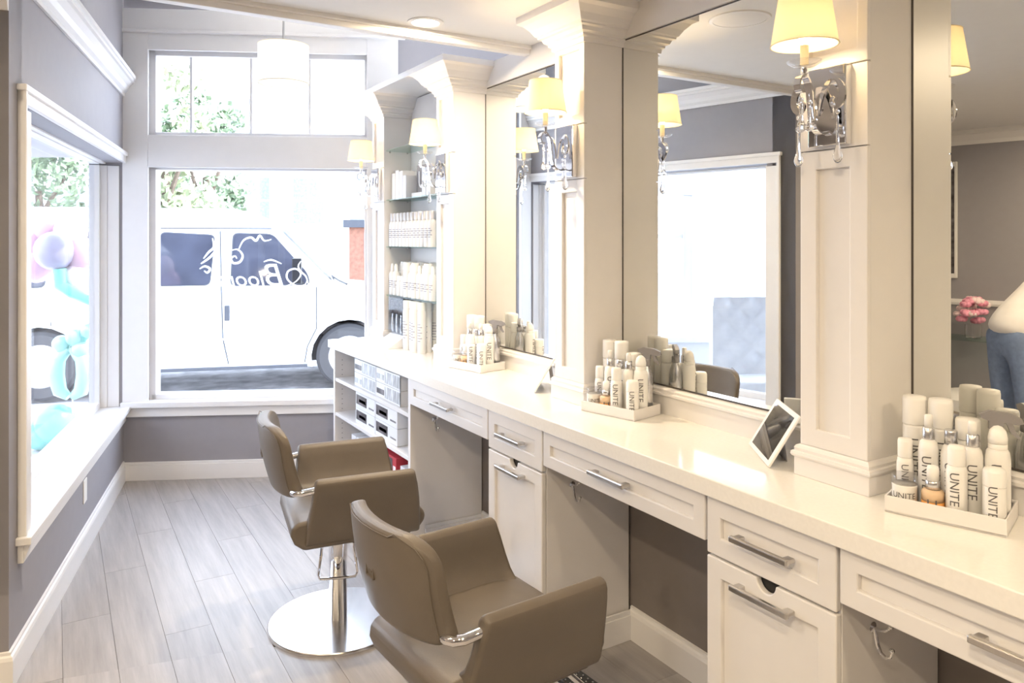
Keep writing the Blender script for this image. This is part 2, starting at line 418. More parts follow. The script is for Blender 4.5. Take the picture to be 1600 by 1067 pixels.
# return wall, far left wall, back wall
rl = (E0.x, E0.y, 0); ra = math.atan2(rdir.y, rdir.x)
struct(G().box(0, 2.8, -.16, 0, 0, 2.56).obj('wall_return', 'wall', loc=rl, rz=ra))
bx = math.atan2(qdir.y, qdir.x)
far = struct(G().box(-.2, 8.2, -.14, 0, 0, 2.56).obj('wall_far', 'wall', loc=(E1.x, E1.y, 0), rz=bx))
struct(G().moulding([tuple(E1+qdir*7.4), tuple(E1), tuple(E0)], [(0, 2.42), (.012, 2.42), (.02, 2.45), (.06, 2.50), (.075, 2.505), (.075, 2.54), (0, 2.54)]).obj('trim_7', 'white'))
struct(G().moulding([tuple(E1+qdir*7.4), tuple(E1+qdir*.01)], [(0, 1.04), (.015, 1.04), (.02, 1.06), (.015, 1.09), (0, 1.09)]).obj('trim_8', 'white'))
struct(G().moulding([tuple(E1+qdir*7.4), tuple(E1+qdir*.03)], basep).obj('baseboard_far', 'white'))
struct(G().box(B1.x-.6, 2.1, -3.34, -3.2, 0, 2.56).obj('wall_back', 'wall'))
# mirror wall
struct(G().box(1.985, 2.09, -3.2, 4.86, 0, 2.545).obj('wall_right', 'dark'))
struct(G().box(2.95, 3.05, 3.0, 5.2, 2.4, 3.3).obj('wall_upper', 'wall'))
struct(G().box(1.966, 1.985, .17, 1.19, 2.415, 2.54).box(1.966, 1.985, 1.395, 2.41, 2.415, 2.54).box(1.966, 1.985, 2.61, 3.56, 2.415, 2.54).obj('trim_9', 'cab'))
# ceilings
cl = G().prism([(-4.6, -3.34), (2.09, -3.34), (2.09, 3.12), (-.2, 3.12), (-.2, 4.0), (-4.6, 4.0)], 2.54, 2.62)
cl.box(-.2, 3.05, 3.06, 3.12, 2.62, 3.3)
struct(cl.obj('ceiling', 'ceil'))
struct(G().box(-.2, 1.99, 3.09, 3.14, 2.498, 2.54).box(-.2, 1.99, 3.075, 3.145, 2.522, 2.545).obj('trim_10', 'white', bevel=.004))
k2 = K+wdir*2.9
struct(G().prism([(-.5, 3.0), (3.05, 3.0), (3.05, k2.y+.3), (k2.x, k2.y), (K.x-.05, K.y), (-.5, 5.9)], 3.3, 3.38).obj('ceiling_upper', 'ceil'))

# ================================================================ vanity run on the mirror wall
wt = G().prism([(XF, -.2), (1.984, -.2), (1.984, 4.855), (1.90, 4.895), (XF, 4.9)], HC-.05, HC)
tag(wt.obj('worktop', 'quartz', bevel=.003), 'long white quartz worktop running under the mirrors and pilasters', 'worktop')

def shaker(y0, y1, z0, z1, mg=.052, x=0, th=.02, notch=None):
    g = G().ring(x, x+th, y0, y1, z0, z1, mg, mg, notch)
    g.box(x+.012, x+th, y0+mg-.002, y1-mg+.002, z0+mg-.002, z1-mg+.002)
    return g
def handle(parent, yc, z, L=.185, x=0):
    g = G().box(x-.038, x-.024, yc-L/2, yc+L/2, z-.008, z+.008)
    for s in (-1, 1): g.box(x-.03, x, yc+s*(L/2-.014)-.011, yc+s*(L/2-.014)+.011, z-.006, z+.006)
    return g.obj('handle', 'steel', parent, bevel=.0035)
def base_cabinet(yc, label, hw=.208):
    t = thing('base_cabinet', label, 'cabinet', (1.555, yc, 0), group='white base cabinets under the worktop')
    G().box(.022, .42, -hw+.004, hw-.004, 0, .894).obj('body', 'cab', t, bevel=.002)
    d = shaker(-hw+.004, hw-.004, .731, .887, .05).obj('drawer', 'cab', t, bevel=.0035)
    handle(d, 0, .812)
    dr = shaker(-hw+.004, hw-.004, .095, .724, .052, notch=(0, .03)).obj('door', 'cab', t, bevel=.0035)
    handle(dr, 0, .683)
    G().box(.0205, .0225, -.045, .045, .68, .73).obj('slot_shade_plate', 'black', t)  # black plate painting in the shade inside the notch; the body behind is solid
    G().box(.05, .06, -hw+.01, hw-.01, 0, .09).obj('toe_kick', 'cab', t)
    return t
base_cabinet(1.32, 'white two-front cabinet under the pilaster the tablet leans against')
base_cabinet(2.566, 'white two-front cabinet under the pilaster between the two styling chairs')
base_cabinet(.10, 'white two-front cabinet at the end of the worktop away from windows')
def knee_drawer(y0, y1, label):
    yc = (y0+y1)/2; w = (y1-y0)/2-.003
    t = thing('knee_drawer', label, 'drawer', (1.555, yc, .758), group='shallow drawers over the knee spaces')
    f = shaker(-w, w, 0, .130, .046).obj('drawer_front', 'cab', t, bevel=.0035)
    handle(f, 0, .066)
    G().box(.02, .36, -w+.02, w-.02, .02, .135).obj('drawer_box', 'cab', t)
knee_drawer(1.53, 2.356, 'wide shallow white drawer at the station with the leaning tablet')
knee_drawer(2.776, 3.597, 'wide shallow white drawer beside the open bookcase')
knee_drawer(.31, 1.11, 'wide shallow white drawer at the station farthest from the windows')
for i, (a, b) in enumerate(((.31, 1.11), (1.53, 2.356), (2.776, 3.597))):
    struct(G().moulding([(1.985, b), (1.985, a)][::-1], [(-o, z) for o, z in basep]).obj('baseboard_knee_%d' % (i+1), 'white'))
for i, yc in enumerate((1.108, 2.354, 3.597)):
    struct(G().box(1.64, 1.97, yc-.014, yc, 0, .10).box(1.64, 1.97, yc-.009, yc, .10, .118).obj('baseboard_side_%d' % (i+1), 'white', bevel=.002))
def hook(y, label):
    t = thing('coat_hook', label, 'hook', (1.695, y, .632), group='chrome hooks in the knee spaces')
    G().lathe([(.002, 0), (.013, 0), (.013, .004), (.004, .007)], 14, m=Matrix.Translation((0, 0, .03)) @ Matrix.Rotation(R(90), 4, 'X')).obj('plate', 'chrome', t, smooth=True)
    G().tube([(0, -.004, .03), (0, -.02, .03), (0, -.035, .034), (0, -.046, .046)], [.004, .004, .004, .005], 8).ball((0, -.048, .05), .007).obj('upper_prong', 'chrome', t, smooth=True)
    pts = [(0, -.006+-.030*math.sin(a)*1.0-.005, -.012-.03*math.cos(a)+.01) for a in [math.pi*(-.75+i*1.35/12)+math.pi for i in range(13)]]
    pts = [(0, -.006, .028), (0, -.010, .012), (0, -.014, -.008), (0, -.022, -.024), (0, -.036, -.030), (0, -.048, -.022), (0, -.052, -.010)]
    G().tube(pts, [.004, .005, .0055, .005, .0045, .004, .004], 8).ball((0, -.052, -.006), .0065).obj('lower_prong', 'chrome', t, smooth=True)
hook(2.365, 'small chrome double hook on the cabinet side between the chairs')
hook(1.119, 'small chrome double hook on the cabinet side under the tray of amber serum')
hook(3.60, 'small chrome double hook on the side of the open bookcase')

# pilasters -------------------------------------------------------------------
def pilaster(yc, label):
    t = thing('pilaster', label, 'pilaster', (XP, yc, HC), group='white panelled pilasters between the mirrors')
    hw = .1025
    G().box(.013, .197, -hw, hw, 0, 1.47).obj('shaft', 'cab', t)
    path = [(.197, hw), (0, hw), (0, -hw), (.197, -hw)][::-1]
    path = [(.197, -hw), (0, -hw), (0, hw), (.197, hw)]
    G().moulding(path[::-1], [(-.012, 0), (.012, 0), (.012, .052), (-.012, .052)]).obj('plinth', 'cab', t, bevel=.002)
    G().moulding(path[::-1], [(-.012, .052), (.016, .052), (.019, .058), (.018, .066), (.011, .068), (.012, .076), (.008, .083), (.002, .086), (-.012, .086)]).obj('base_moulding', 'cab', t)
    def frame(z0, z1, mg, mz, name):
        g = G().ring(0, .014, -hw, hw, z0, z1, mg, mz)
        return g.obj(name, 'cab', t, bevel=.0025)
    frame(.086, .899, .052, .05, 'lower_panel_frame')
    G().box(0, .014, -hw, hw, .902, 1.117).obj('sconce_block', 'cab', t, bevel=.0015)
    frame(1.12, 1.46, .03, .04, 'upper_panel_frame')
    cap = [(-.012, 1.44), (.008, 1.44), (.010, 1.456), (.020, 1.462), (.020, 1.470), (.034, 1.478), (.040, 1.492), (.052, 1.497), (.052, 1.503),
           (.060, 1.508), (.075, 1.532), (.098, 1.556), (.118, 1.566), (.118, 1.597), (-.012, 1.597)]
    G().moulding(path[::-1], cap).obj('capital', 'cab', t)
    return t
PY = {'A': 1.2925, 'B': 2.51, 'C': 3.66, 'D': 4.64, 'Z': .07}
pilaster(PY['A'], 'white panelled pilaster with chrome plate sconce, tablet leaning on its side')
pilaster(PY['B'], 'white panelled pilaster with sconce, standing between the two large mirrors')
pilaster(PY['C'], 'white panelled pilaster between the glass shelves and the mirror')
pilaster(PY['D'], 'white panelled pilaster between the glass shelves and the front window')
pilaster(PY['Z'], 'white panelled pilaster at the end of the worktop away from the windows')

def mirror(y0, y1, label):
    yc = (y0+y1)/2; w = (y1-y0)/2
    t = thing('wall_mirror', label, 'mirror', (XM, yc, 1.045), group='large wall mirrors above the worktop')
    G().box(-.001, .004, -w+.004, w-.004, .004, 1.366).obj('mirror_glass', 'mirror', t)
    G().box(-.0025, .004, -w, -w+.005, 0, 1.37).box(-.0025, .004, w-.005, w, 0, 1.37).box(-.0025, .004, -w, w, 0, .005).box(-.0025, .004, -w, w, 1.365, 1.37).obj('edge_strip', 'edge', t)
mirror(.1725, 1.19, 'large mirror between pilasters beside the tray, farthest from the windows')
mirror(1.395, 2.4075, 'large mirror between pilasters above the leaning tablet')
mirror(2.6125, 3.5575, 'large mirror between pilasters next to the glass product shelves')
for i, (a, b) in enumerate(((.19, 1.172), (1.413, 2.39), (2.63, 3.54))):
    struct(G().moulding([(1.984, a), (1.984, b)], [(-.0, .944), (-.022, .944), (-.022, 1.012), (-.034, 1.016), (-.034, 1.024), (-.026, 1.028), (-.028, 1.036), (-.02, 1.042), (0, 1.044)]).obj('trim_%d' % (11+i), 'cab'))

# shelf niche -------------------------------------------------------------------
nb = thing('shelf_niche', 'white niche with top board between two pilasters behind the glass shelves', 'shelving', (XP, 4.15, HC))
G().box(.185, .197, -.385, .385, 0, 1.56).obj('back_panel', 'cab', nb)
G().box(-.118, .197, -.268, .268, 1.566, 1.60).obj('top_board', 'cab', nb, bevel=.003)
SZ = (1.254, 1.56, 1.857, 2.172)
for n_, z in zip(('lowest', 'second', 'third', 'topmost'), SZ):
    t = thing('glass_shelf', '%s clear glass shelf in the niche between pilasters' % n_, 'shelf', (1.885, 4.15, z-.008), group='glass shelves in the niche')
    G().box(-.085, .083, -.386, .386, 0, .008).obj('glass_plate', 'shelfglass', t, bevel=.001)
    for sy in (-1, 1):
        for sx in (-.06, .06): G().tube([(sx, sy*.387, -.004), (sx, sy*.372, -.004)], .004, 8).obj('support_pin', 'steel', t, smooth=True)

# open bookcase -------------------------------------------------------------------
bc = thing('open_bookcase', 'white open bookcase of boxed hair tools under the worktop end', 'bookcase', (1.56, 4.23, 0))
G().box(0, .42, .60, .63, 0, .894).obj('side_panel', 'cab', bc, bevel=.002)
G().box(0, .42, -.63, -.60, 0, .894).obj('side_panel', 'cab', bc, bevel=.002)
G().box(.405, .42, -.60, .60, .05, .894).obj('back_panel', 'cab', bc)
for z in (.70, .475, .245, .06): G().box(.004, .405, -.60, .60, z-.022, z).obj('shelf', 'cab', bc, bevel=.002)
G().box(.02, .03, -.6, .6, 0, .04).obj('toe_kick', 'cab', bc)
h = G()
for z in [.30+.032*i for i in range(17)]:
    for x in (.05, .34): h.lathe([(.0005, 0), (.003, 0), (.003, .001), (.0005, .001)], 6, m=Matrix.Translation((x, .6005, z)) @ Matrix.Rotation(R(90), 4, 'X'))
o = h.obj('pin_holes', 'ink', bc); o['kind'] = 'stuff'
# ================================================================ styling chairs (local x = forward, y = left)
def rrect(w0, w1, h, r_top, r_bot, n=6):
    pts = []
    def arc(cx, cz, r, a0, a1):
        for i in range(n+1):
            a = a0+(a1-a0)*i/n; pts.append((cx+r*math.cos(a), cz+r*math.sin(a)))
    arc(w1/2-r_top, h-r_top, r_top, 0, math.pi/2); arc(-w1/2+r_top, h-r_top, r_top, math.pi/2, math.pi)
    arc(-w0/2+r_bot, r_bot, r_bot, math.pi, 1.5*math.pi); arc(w0/2-r_bot, r_bot, r_bot, 1.5*math.pi, 2*math.pi)
    return pts
def backrest_mesh():
    # stacked rows over the height, each row runs across the width; rows bow forwards at the sides
    H_, W_ = .28, .47; rows = []; NZ, NX = 12, 14
    for i in range(NZ+1):
        f = i/NZ; z = H_*f
        rt, rb = .085, .03
        hw = W_/2-.012*(1-f)
        if z > H_-rt: hw -= rt-math.sqrt(max(0, rt*rt-(z-(H_-rt))**2))
        if z < rb: hw -= rb-math.sqrt(max(0, rb*rb-(rb-z)**2))
        rows.append((z, hw))
    g = G(); vs = []; fs = []
    def F(y, z, side):
        e = (z/H_); th = .068-.02*e
        c = .055*(y/.23)**2 - .075*e - .010*math.sin(math.pi*e)
        edge = 1-.35*abs(y/.23)**6
        return c-(th*edge if side else 0)
    for side in (0, 1):
        for z, hw in rows:
            for j in range(NX+1):
                y = -hw+2*hw*j/NX; vs.append((F(y, z, side), y, z))
    n = NX+1; S_ = n*(NZ+1)
    for i in range(NZ):
        for j in range(NX):
            a = i*n+j; fs.append((a, a+1, a+n+1, a+n)); fs.append((S_+a, S_+a+n, S_+a+n+1, S_+a+1))
    for i in range(NZ):
        a = i*n; fs.append((a, a+n, S_+a+n, S_+a)); b = i*n+NX; fs.append((b, S_+b, S_+b+n, b+n))
    for j in range(NX):
        fs.append((j, S_+j, S_+j+1, j+1)); a = NZ*n+j; fs.append((a, a+1, S_+a+1, S_+a))
    g.add(vs, fs); return g, F, rows
def make_chair(label, loc, rz):
    t = thing('styling_chair', label, 'chair', loc, rz, 'taupe leather styling chairs')
    # wrap-around arm shell: one U section swept front to back, ends raked
    half = [(0, .402), (.12, .402), (.19, .405), (.215, .412), (.228, .435), (.243, .49), (.262, .56), (.279, .62), (.289, .655), (.289, .672), (.281, .684), (.267, .687),
            (.252, .682), (.244, .668), (.236, .63), (.222, .575), (.205, .535), (.18, .512), (.14, .503), (.06, .50)]
    sec = half+[(-y, z) for y, z in half[::-1] if y > 0]
    NS = 12; vs = []; fs = []; n = len(sec)
    def rear(z): return -.165+.035*max(0, (z-.42)/.265)
    def front(z):
        k = min(1, max(0, (z-.40)/.285)); return .295-.04*k*k
    for i in range(NS+1):
        s = i/NS
        for y, z in sec: vs.append((rear(z)+(front(z)-rear(z))*s, y, z))
    for i in range(NS):
        for k in range(n):
            k2 = (k+1) % n; fs.append((i*n+k, i*n+k2, (i+1)*n+k2, (i+1)*n+k))
    fs.append(tuple(range(n))[::-1]); fs.append(tuple(NS*n+k for k in range(n)))
    sh = G().add(vs, fs).obj('arm_shell', 'leather', t, smooth=True, bevel=.012, seg=3)
    prof = [(-.215, .46), (-.20, .425), (-.165, .398), (.25, .405), (.29, .42), (.318, .455), (.318, .485), (.295, .508), (.20, .517), (-.12, .515), (-.19, .51), (-.212, .492)]
    G().prism(prof, -.215, .215, 'y').obj('seat_cushion', 'leather', t, smooth=True, bevel=.022, seg=4)
    bg_, F, rows = backrest_mesh()
    b = bg_.obj('backrest', 'leather', t, smooth=True, loc=(-.20, 0, .60))
    m = b.modifiers.new('sub', 'SUBSURF'); m.levels = 1; m.render_levels = 2
    # stitched seam that follows the rear face outline
    pts = []
    seq = [(z, hw) for z, hw in rows if z > .01]
    for z, hw in seq: pts.append((F(-hw+.016, z, 1)-.0, -hw+.016, z))
    zt, ht = seq[-1]
    for j in range(1, 12): y = (-ht+.016)+(2*ht-.032)*j/12; pts.append((F(y, zt-.012, 1)-.001, y, zt-.012))
    for z, hw in seq[::-1]: pts.append((F(hw-.016, z, 1)-.0, hw-.016, z))
    G().tube(pts, .0016, 5).obj('seam', 'leather', b)
    lg = G()
    for a0, a1, c0, c1 in ((-.022, .022, -.022, -.019), (-.022, .022, .019, .022), (-.022, -.019, -.022, .022), (.019, .022, -.022, .022), (-.012, .004, -.006, -.002), (-.012, .004, .006, .01)):
        lg.box(F(0, .15, 1)-.0005, F(0, .15, 1)+.006, a0, a1, .15+c0, .15+c1)
    lg.obj('stamped_emblem', 'leather', b)
    for s in (-1, 1):
        G().tube([(-.205, s*.18, .632), (-.206, s*.222, .632), (-.198, s*.243, .634), (-.178, s*.256, .637), (-.12, s*.262, .645)], .0135, 10).obj('back_bracket', 'chrome', t, smooth=True)
    G().lathe([(.06, .385), (.06, .402), (.12, .404), (.12, .418)], 20).obj('seat_plate', 'black', t)
    c = G().lathe([(.037, .018), (.037, .255), (.0385, .257), (.0385, .36), (.042, .362), (.042, .385), (.03, .39), (.03, .40)], 28).obj('pump_column', 'chrome', t, smooth=True)
    G().lathe([(.284, 0), (.284, .008), (.279, .014), (.05, .018), (.03, .018)], 64).obj('base_plate', 'disc', t, smooth=True)
    # foot pump loop
    ca = R(-100)
    rot = Matrix.Rotation(ca, 4, 'Z')
    lp = [(.02, -.062, .342), (.042, -.064, .338), (.05, -.068, .30), (.056, -.079, .225), (.058, -.072, .208), (.06, 0, .206), (.058, .072, .208), (.056, .079, .225), (.05, .068, .30), (.042, .064, .338), (.02, .062, .342)]
    G().tube(lp, .006, 8, m=rot).box(.0, .03, -.07, -.035, .333, .350, m=rot).box(.0, .03, .035, .07, .333, .350, m=rot).obj('pump_lever', 'chrome', t, smooth=True)
    # footrest
    G().tube([(.20, .09, .41), (.36, .09, .25), (.40, .09, .20)], .009, 8).tube([(.20, -.09, .41), (.36, -.09, .25), (.40, -.09, .20)], .009, 8).tube([(.40, -.14, .198), (.40, .14, .198)], .01, 8).obj('footrest_arm', 'chrome', t, smooth=True)
    fr = G().prism([(-.15, .0), (-.13, -.055), (.13, -.055), (.15, 0), (.13, .05), (-.13, .05)], 0, .014, m=Matrix.Translation((.40, 0, .205)) @ Matrix.Rotation(R(90), 4, 'Z') @ Matrix.Rotation(R(8), 4, 'X')).obj('footrest_pad', 'rubber', t, bevel=.004)
    st = G()
    for i in range(-5, 6):
        for j in range(-2, 3): st.ball((.40+j*.018, i*.023+(.011 if j % 2 else 0), .2225-j*.0025), (.0028, .0028, .002), 6, 4)
    o = st.obj('tread_dots', 'steel', fr); o['kind'] = 'stuff'
    return t
make_chair('taupe leather styling chair on round steel base beside the bookcase', (1.013, 3.095, 0), R(-8.5))
make_chair('taupe leather styling chair facing the mirror with the leaning tablet', (1.0, 1.885, 0), R(4))

# ================================================================ sconces (local x = out from the wall)
def spiral(c, r0, r1, a0, a1, n=22):
    return [(c[0]+(r0+(r1-r0)*i/n)*math.cos(a0+(a1-a0)*i/n), c[1]+(r0+(r1-r0)*i/n)*math.sin(a0+(a1-a0)*i/n)) for i in range(n+1)]
def ribbon(path2, w, th, plane, off, width_fn=None):     # flat band following a 2D path; plane 'xz' (band across y) or 'yz' (cut-out plate)
    g = G(); vs = []; fs = []; n = len(path2)
    for i, (a, b) in enumerate(path2):
        p, q = path2[max(i-1, 0)], path2[min(i+1, n-1)]
        tx, tz = q[0]-p[0], q[1]-p[1]; L = math.hypot(tx, tz) or 1; nx, nz = -tz/L, tx/L
        k = width_fn(i/(n-1)) if width_fn else 1
        if plane == 'xz':
            for s, e in ((-1, -1), (1, -1), (1, 1), (-1, 1)): vs.append((a+nx*th/2*e, off+s*w/2*k, b+nz*th/2*e))
        else:
            for s, e in ((-1, -1), (1, -1), (1, 1), (-1, 1)): vs.append((off+e*th/2, a+nx*w/2*k*s, b+nz*w/2*k*s))
    for i in range(n-1):
        for k in range(4): fs.append((i*4+k, i*4+(k+1) % 4, (i+1)*4+(k+1) % 4, (i+1)*4+k))
    fs.append((3, 2, 1, 0)); fs.append(tuple((n-1)*4+k for k in range(4)))
    return g.add(vs, fs)
drop_prof = [(.0004, 0), (.006, .002), (.0105, .008), (.012, .015), (.0105, .022), (.007, .03), (.0045, .042), (.0035, .06), (.003, .085), (.0035, .098), (.0022, .103), (.0004, .105)]
def drop(g, x, y, ztop, L=.105):
    s = L/.105
    g.lathe([(r, z*s) for r, z in drop_prof], 12, (x, y, ztop-.018-L)); g.ball((x, y, ztop-.010), .0062, 10, 6)
def make_sconce(label, loc, on=1):
    t = thing('wall_sconce', label, 'sconce', loc, math.pi, 'chrome crystal sconces on the pilasters')
    p = G().box(0, .026, -.058, .058, -.105, .105).obj('backplate', 'chrome', t, bevel=.003)
    path = [(.024, -.068), (.045, -.076), (.070, -.068), (.084, -.045), (.088, -.015), (.092, .015), (.098, .046), (.115, .070), (.134, .066), (.143, .046), (.136, .028), (.122, .028)]
    # smooth it
    def cr(P, k=4):
        out = []
        for i in range(len(P)-1):
            p0, p1, p2, p3 = P[max(i-1, 0)], P[i], P[i+1], P[min(i+2, len(P)-1)]
            for j in range(k):
                u = j/k; out.append(tuple(.5*((2*p1[d])+(-p0[d]+p2[d])*u+(2*p0[d]-5*p1[d]+4*p2[d]-p3[d])*u*u+(-p0[d]+3*p1[d]-3*p2[d]+p3[d])*u**3) for d in (0, 1)))
        return out+[P[-1]]
    ribbon(cr(path), .02, .005, 'xz', 0).obj('arm', 'chrome', t, smooth=True)
    for s in (-1, 1):
        pl = [(s*.005, -.030), (s*.010, .004), (s*.020, .034), (s*.036, .052), (s*.056, .052), (s*.071, .034), (s*.073, .008), (s*.062, -.009), (s*.047, -.007), (s*.042, .006), (s*.049, .014)]
        ribbon(cr(pl), .015, .006, 'yz', .062, lambda f: .35+1.0*math.sin(math.pi*min(1, f*.98))**1.3).obj('side_scroll', 'chrome', t, smooth=True)
    G().lathe([(.0045, .066), (.006, .072), (.0045, .078), (.007, .084), (.007, .094)], 12, (.115, 0, 0)).obj('cup_stem', 'chrome', t, smooth=True)
    G().lathe([(.008, .094), (.028, .096), (.043, .105), (.045, .109), (.043, .110), (.028, .102), (.008, .100)], 24, (.115, 0, 0)).obj('glass_dish', 'dish', t, smooth=True)
    G().lathe([(.0105, .100), (.0105, .150), (.007, .152)], 14, (.115, 0, 0)).obj('candle_sleeve', 'ivory', t, smooth=True)
    G().lathe([(.006, .150), (.013, .165), (.017, .182), (.013, .200), (.004, .212)], 14, (.115, 0, 0)).obj('bulb', 'bulb', t, smooth=True)
    sh = G(); n = 36
    sh.lathe([(.084, .150), (.0645, .277), (.0625, .277), (.082, .150)], n, (.115, 0, 0), cap=False)
    k = len(sh.v); 
    sh.f += [(3*n+i, 3*n+(i+1) % n, (i+1) % n, i) for i in range(n)]
    s_ = sh.obj('lamp_shade', 'shade', t, smooth=True)
    G().tube([(.115+.0845*math.cos(a), .0845*math.sin(a), .1505) for a in [2*math.pi*i/36 for i in range(36)]], .0016, 6, True).obj('lower_trim', 'ivory', s_)
    G().tube([(.115+.0647*math.cos(a), .0647*math.sin(a), .2765) for a in [2*math.pi*i/36 for i in range(36)]], .0014, 6, True).obj('upper_trim', 'ivory', s_)
    for x, y, z, L in ((.062, -.060, -.016, .125), (.062, .060, -.016, .125), (.125, 0, .018, .075), (.113, -.014, .012, .07), (.113, .014, .012, .07)):
        g = G(); drop(g, x, y, z, L); g.tube([(x, y, z+.012), (x, y, z-.02)], .0008, 5)
        g.obj('crystal_drop', 'crystal', t, smooth=True)
    lamp('sconce_light', 'POINT', 8*on, (1, .68, .32), (.115, 0, .195), t, .018)
    return t
SN = {'A': 'chrome scroll sconce with cream shade on the pilaster beside the tablet', 'B': 'chrome scroll sconce with cream shade on the pilaster between the two large mirrors',
      'C': 'chrome scroll sconce with lit shade between the glass shelves and mirror', 'D': 'chrome scroll sconce with lit shade on the pilaster by the front window',
      'Z': 'chrome scroll sconce with cream shade at the worktop end away from windows'}
for k_, y_ in PY.items(): make_sconce(SN[k_], (XP, y_, 1.957))

# pendant, downlights, speaker ------------------------------------------------
pd = thing('drum_pendant', 'white fabric drum pendant hanging on a thin rod by transom window', 'lamp', (1.133, 4.455, 3.3))
n = 40; g = G().lathe([(.143, -.79), (.143, -.565), (.140, -.565), (.140, -.79)], n, cap=False); g.f += [(3*n+i, 3*n+(i+1) % n, (i+1) % n, i) for i in range(n)]
sh_ = g.obj('drum_shade', 'drum', pd, smooth=True)
G().lathe([(.0008, -.783), (.139, -.783), (.139, -.780), (.0008, -.780)], n).obj('diffuser', 'drum', pd)
G().tube([(.1435*math.cos(2*math.pi*i/40), .1435*math.sin(2*math.pi*i/40), -.79) for i in range(40)], .002, 6, True).tube([(.1435*math.cos(2*math.pi*i/40), .1435*math.sin(2*math.pi*i/40), -.566) for i in range(40)], .002, 6, True).obj('rim', 'ivory', sh_)
G().tube([(0, 0, 0), (0, 0, -.60)], .006, 10).obj('rod', 'steel', pd, smooth=True)
G().lathe([(.06, 0), (.06, -.018), (.02, -.025)], 24).obj('ceiling_rose', 'steel', pd, smooth=True)
G().tube([(-.139, 0, -.57), (.139, 0, -.57)], .003, 6).tube([(0, -.139, -.57), (0, .139, -.57)], .003, 6).obj('spider', 'steel', pd)
G().ball((0, 0, -.66), .03, 14, 9).obj('bulb', 'bulb', pd, smooth=True)
lamp('pendant_light', 'POINT', 180, (1, .93, .82), (0, 0, -.68), pd, .04)
def downlight(x, y, label, e=18):
    t = thing('recessed_downlight', label, 'light', (x, y, 2.54), group='recessed ceiling downlights')
    n = 32; g = G().lathe([(.078, 0), (.078, -.004), (.060, -.006), (.056, .004), (.056, .03), (.078, .03)], n, cap=False); g.f += [(5*n+i, 5*n+(i+1) % n, (i+1) % n, i) for i in range(n)]
    g.obj('trim_ring', 'white', t, smooth=True)
    G().lathe([(.0006, -.002), (.056, -.002), (.056, .004), (.0006, .004)], n).obj('lens', 'can', t)
    lamp('downlight_beam', 'AREA', e, (1, .80, .54), (0, 0, -.012), t, .1)
downlight(1.363, 2.981, 'round recessed downlight glowing near the dropped ceiling edge')
for x_, y_ in ((.2, .2), (1.15, -1.2), (-.6, 1.9), (-.6, 0), (-.6, -1.9), (-2.2, 2.2), (-2.2, .2)):  # unseen downlights, added to brighten the room around the camera
    downlight(x_, y_, 'added unseen round downlight in the low ceiling over the salon floor', 17)
sp_ = thing('ceiling_speaker', 'round white flush speaker in the low ceiling before the mirrors', 'speaker', (1.47, 2.25, 2.54))
G().lathe([(.0006, -.004), (.108, -.005), (.112, -.004)], 40).obj('grille', 'ceil', sp_, smooth=True)
g = G().lathe([(.112, 0), (.112, -.006), (.126, -.005), (.13, 0)], 40, cap=False); g.obj('rim', 'white', sp_, smooth=True)

# ================================================================ bottles, trays
TXT = {}
def wrap_text(body, size, r, mname, vertical=True, ang=0.0, z=0.0, lift=.0007, sx=1.0):
    me = text_mesh('lettering', body, size, mname)
    import bmesh
    bm = bmesh.new(); bm.from_mesh(me); bmesh.ops.triangulate(bm, faces=bm.faces)
    for _ in range(4):
        le = [e for e in bm.edges if e.calc_length() > .0035]
        if not le: break
        bmesh.ops.subdivide_edges(bm, edges=le, cuts=1); bmesh.ops.triangulate(bm, faces=bm.faces)
    bm.to_mesh(me); bm.free()
    for v in me.vertices:
        x, y = v.co.x*sx, v.co.y-size*.35
        if vertical: x, y = y, -x
        a = ang+x/r; v.co = ((r+lift)*math.cos(a), (r+lift)*math.sin(a), z+y)
    return me
KIND = {}
HS = 1.22
def kind(name, parts, text=None): KIND[name] = ([(pn, G().lathe([(r_, z_*HS) for r_, z_ in pr], 22).mesh(pn, mt, True), pn) for pn, pr, mt in parts], text)
kind('tall_can', [('can_body', [(.025, 0), (.0265, .003), (.0265, .15), (.025, .156)], 'plastic'), ('cap', [(.0265, .156), (.0275, .158), (.0275, .205), (.026, .212), (.012, .214)], 'cap')],
     [('U N I T E'.replace(' ', ''), .034, .0265, 'ink', .080)])
kind('pump_spray', [('bottle_body', [(.0205, 0), (.0225, .004), (.0225, .118), (.019, .132), (.0125, .138)], 'plastic'), ('collar', [(.0130, .138), (.0135, .140), (.0135, .160), (.011, .162)], 'silver'), ('cap', [(.0095, .162), (.0095, .182), (.008, .186), (.003, .187)], 'cap')],
     [('UNITE', .030, .0225, 'ink', .062)])
kind('small_aerosol', [('can_body', [(.018, 0), (.0195, .003), (.0195, .082), (.0165, .094)], 'plastic'), ('cap', [(.0165, .094), (.017, .096), (.017, .126), (.015, .131), (.006, .132)], 'cap')],
     [('UNITE', .023, .0195, 'ink', .045)])
kind('jar', [('jar_body', [(.024, 0), (.0265, .003), (.0275, .012), (.0275, .046), (.028, .048), (.028, .052)], 'plastic'), ('lid', [(.028, .052), (.029, .053), (.029, .068), (.0275, .070), (.001, .070)], 'clearlid')],
     [('UNITE', .019, .0275, 'ink', None)])
kind('serum', [('bottle_body', [(.022, 0), (.0245, .003), (.0245, .030)], 'amber'), ('upper_glass', [(.0245, .030), (.0245, .046), (.022, .050), (.016, .052)], 'frost'), ('collar', [(.0165, .052), (.0165, .068), (.015, .069)], 'silver'), ('cap', [(.0135, .069), (.0135, .092), (.011, .096), (.004, .097)], 'cap')],
     [('U', .034, .0245, 'ink', None)])
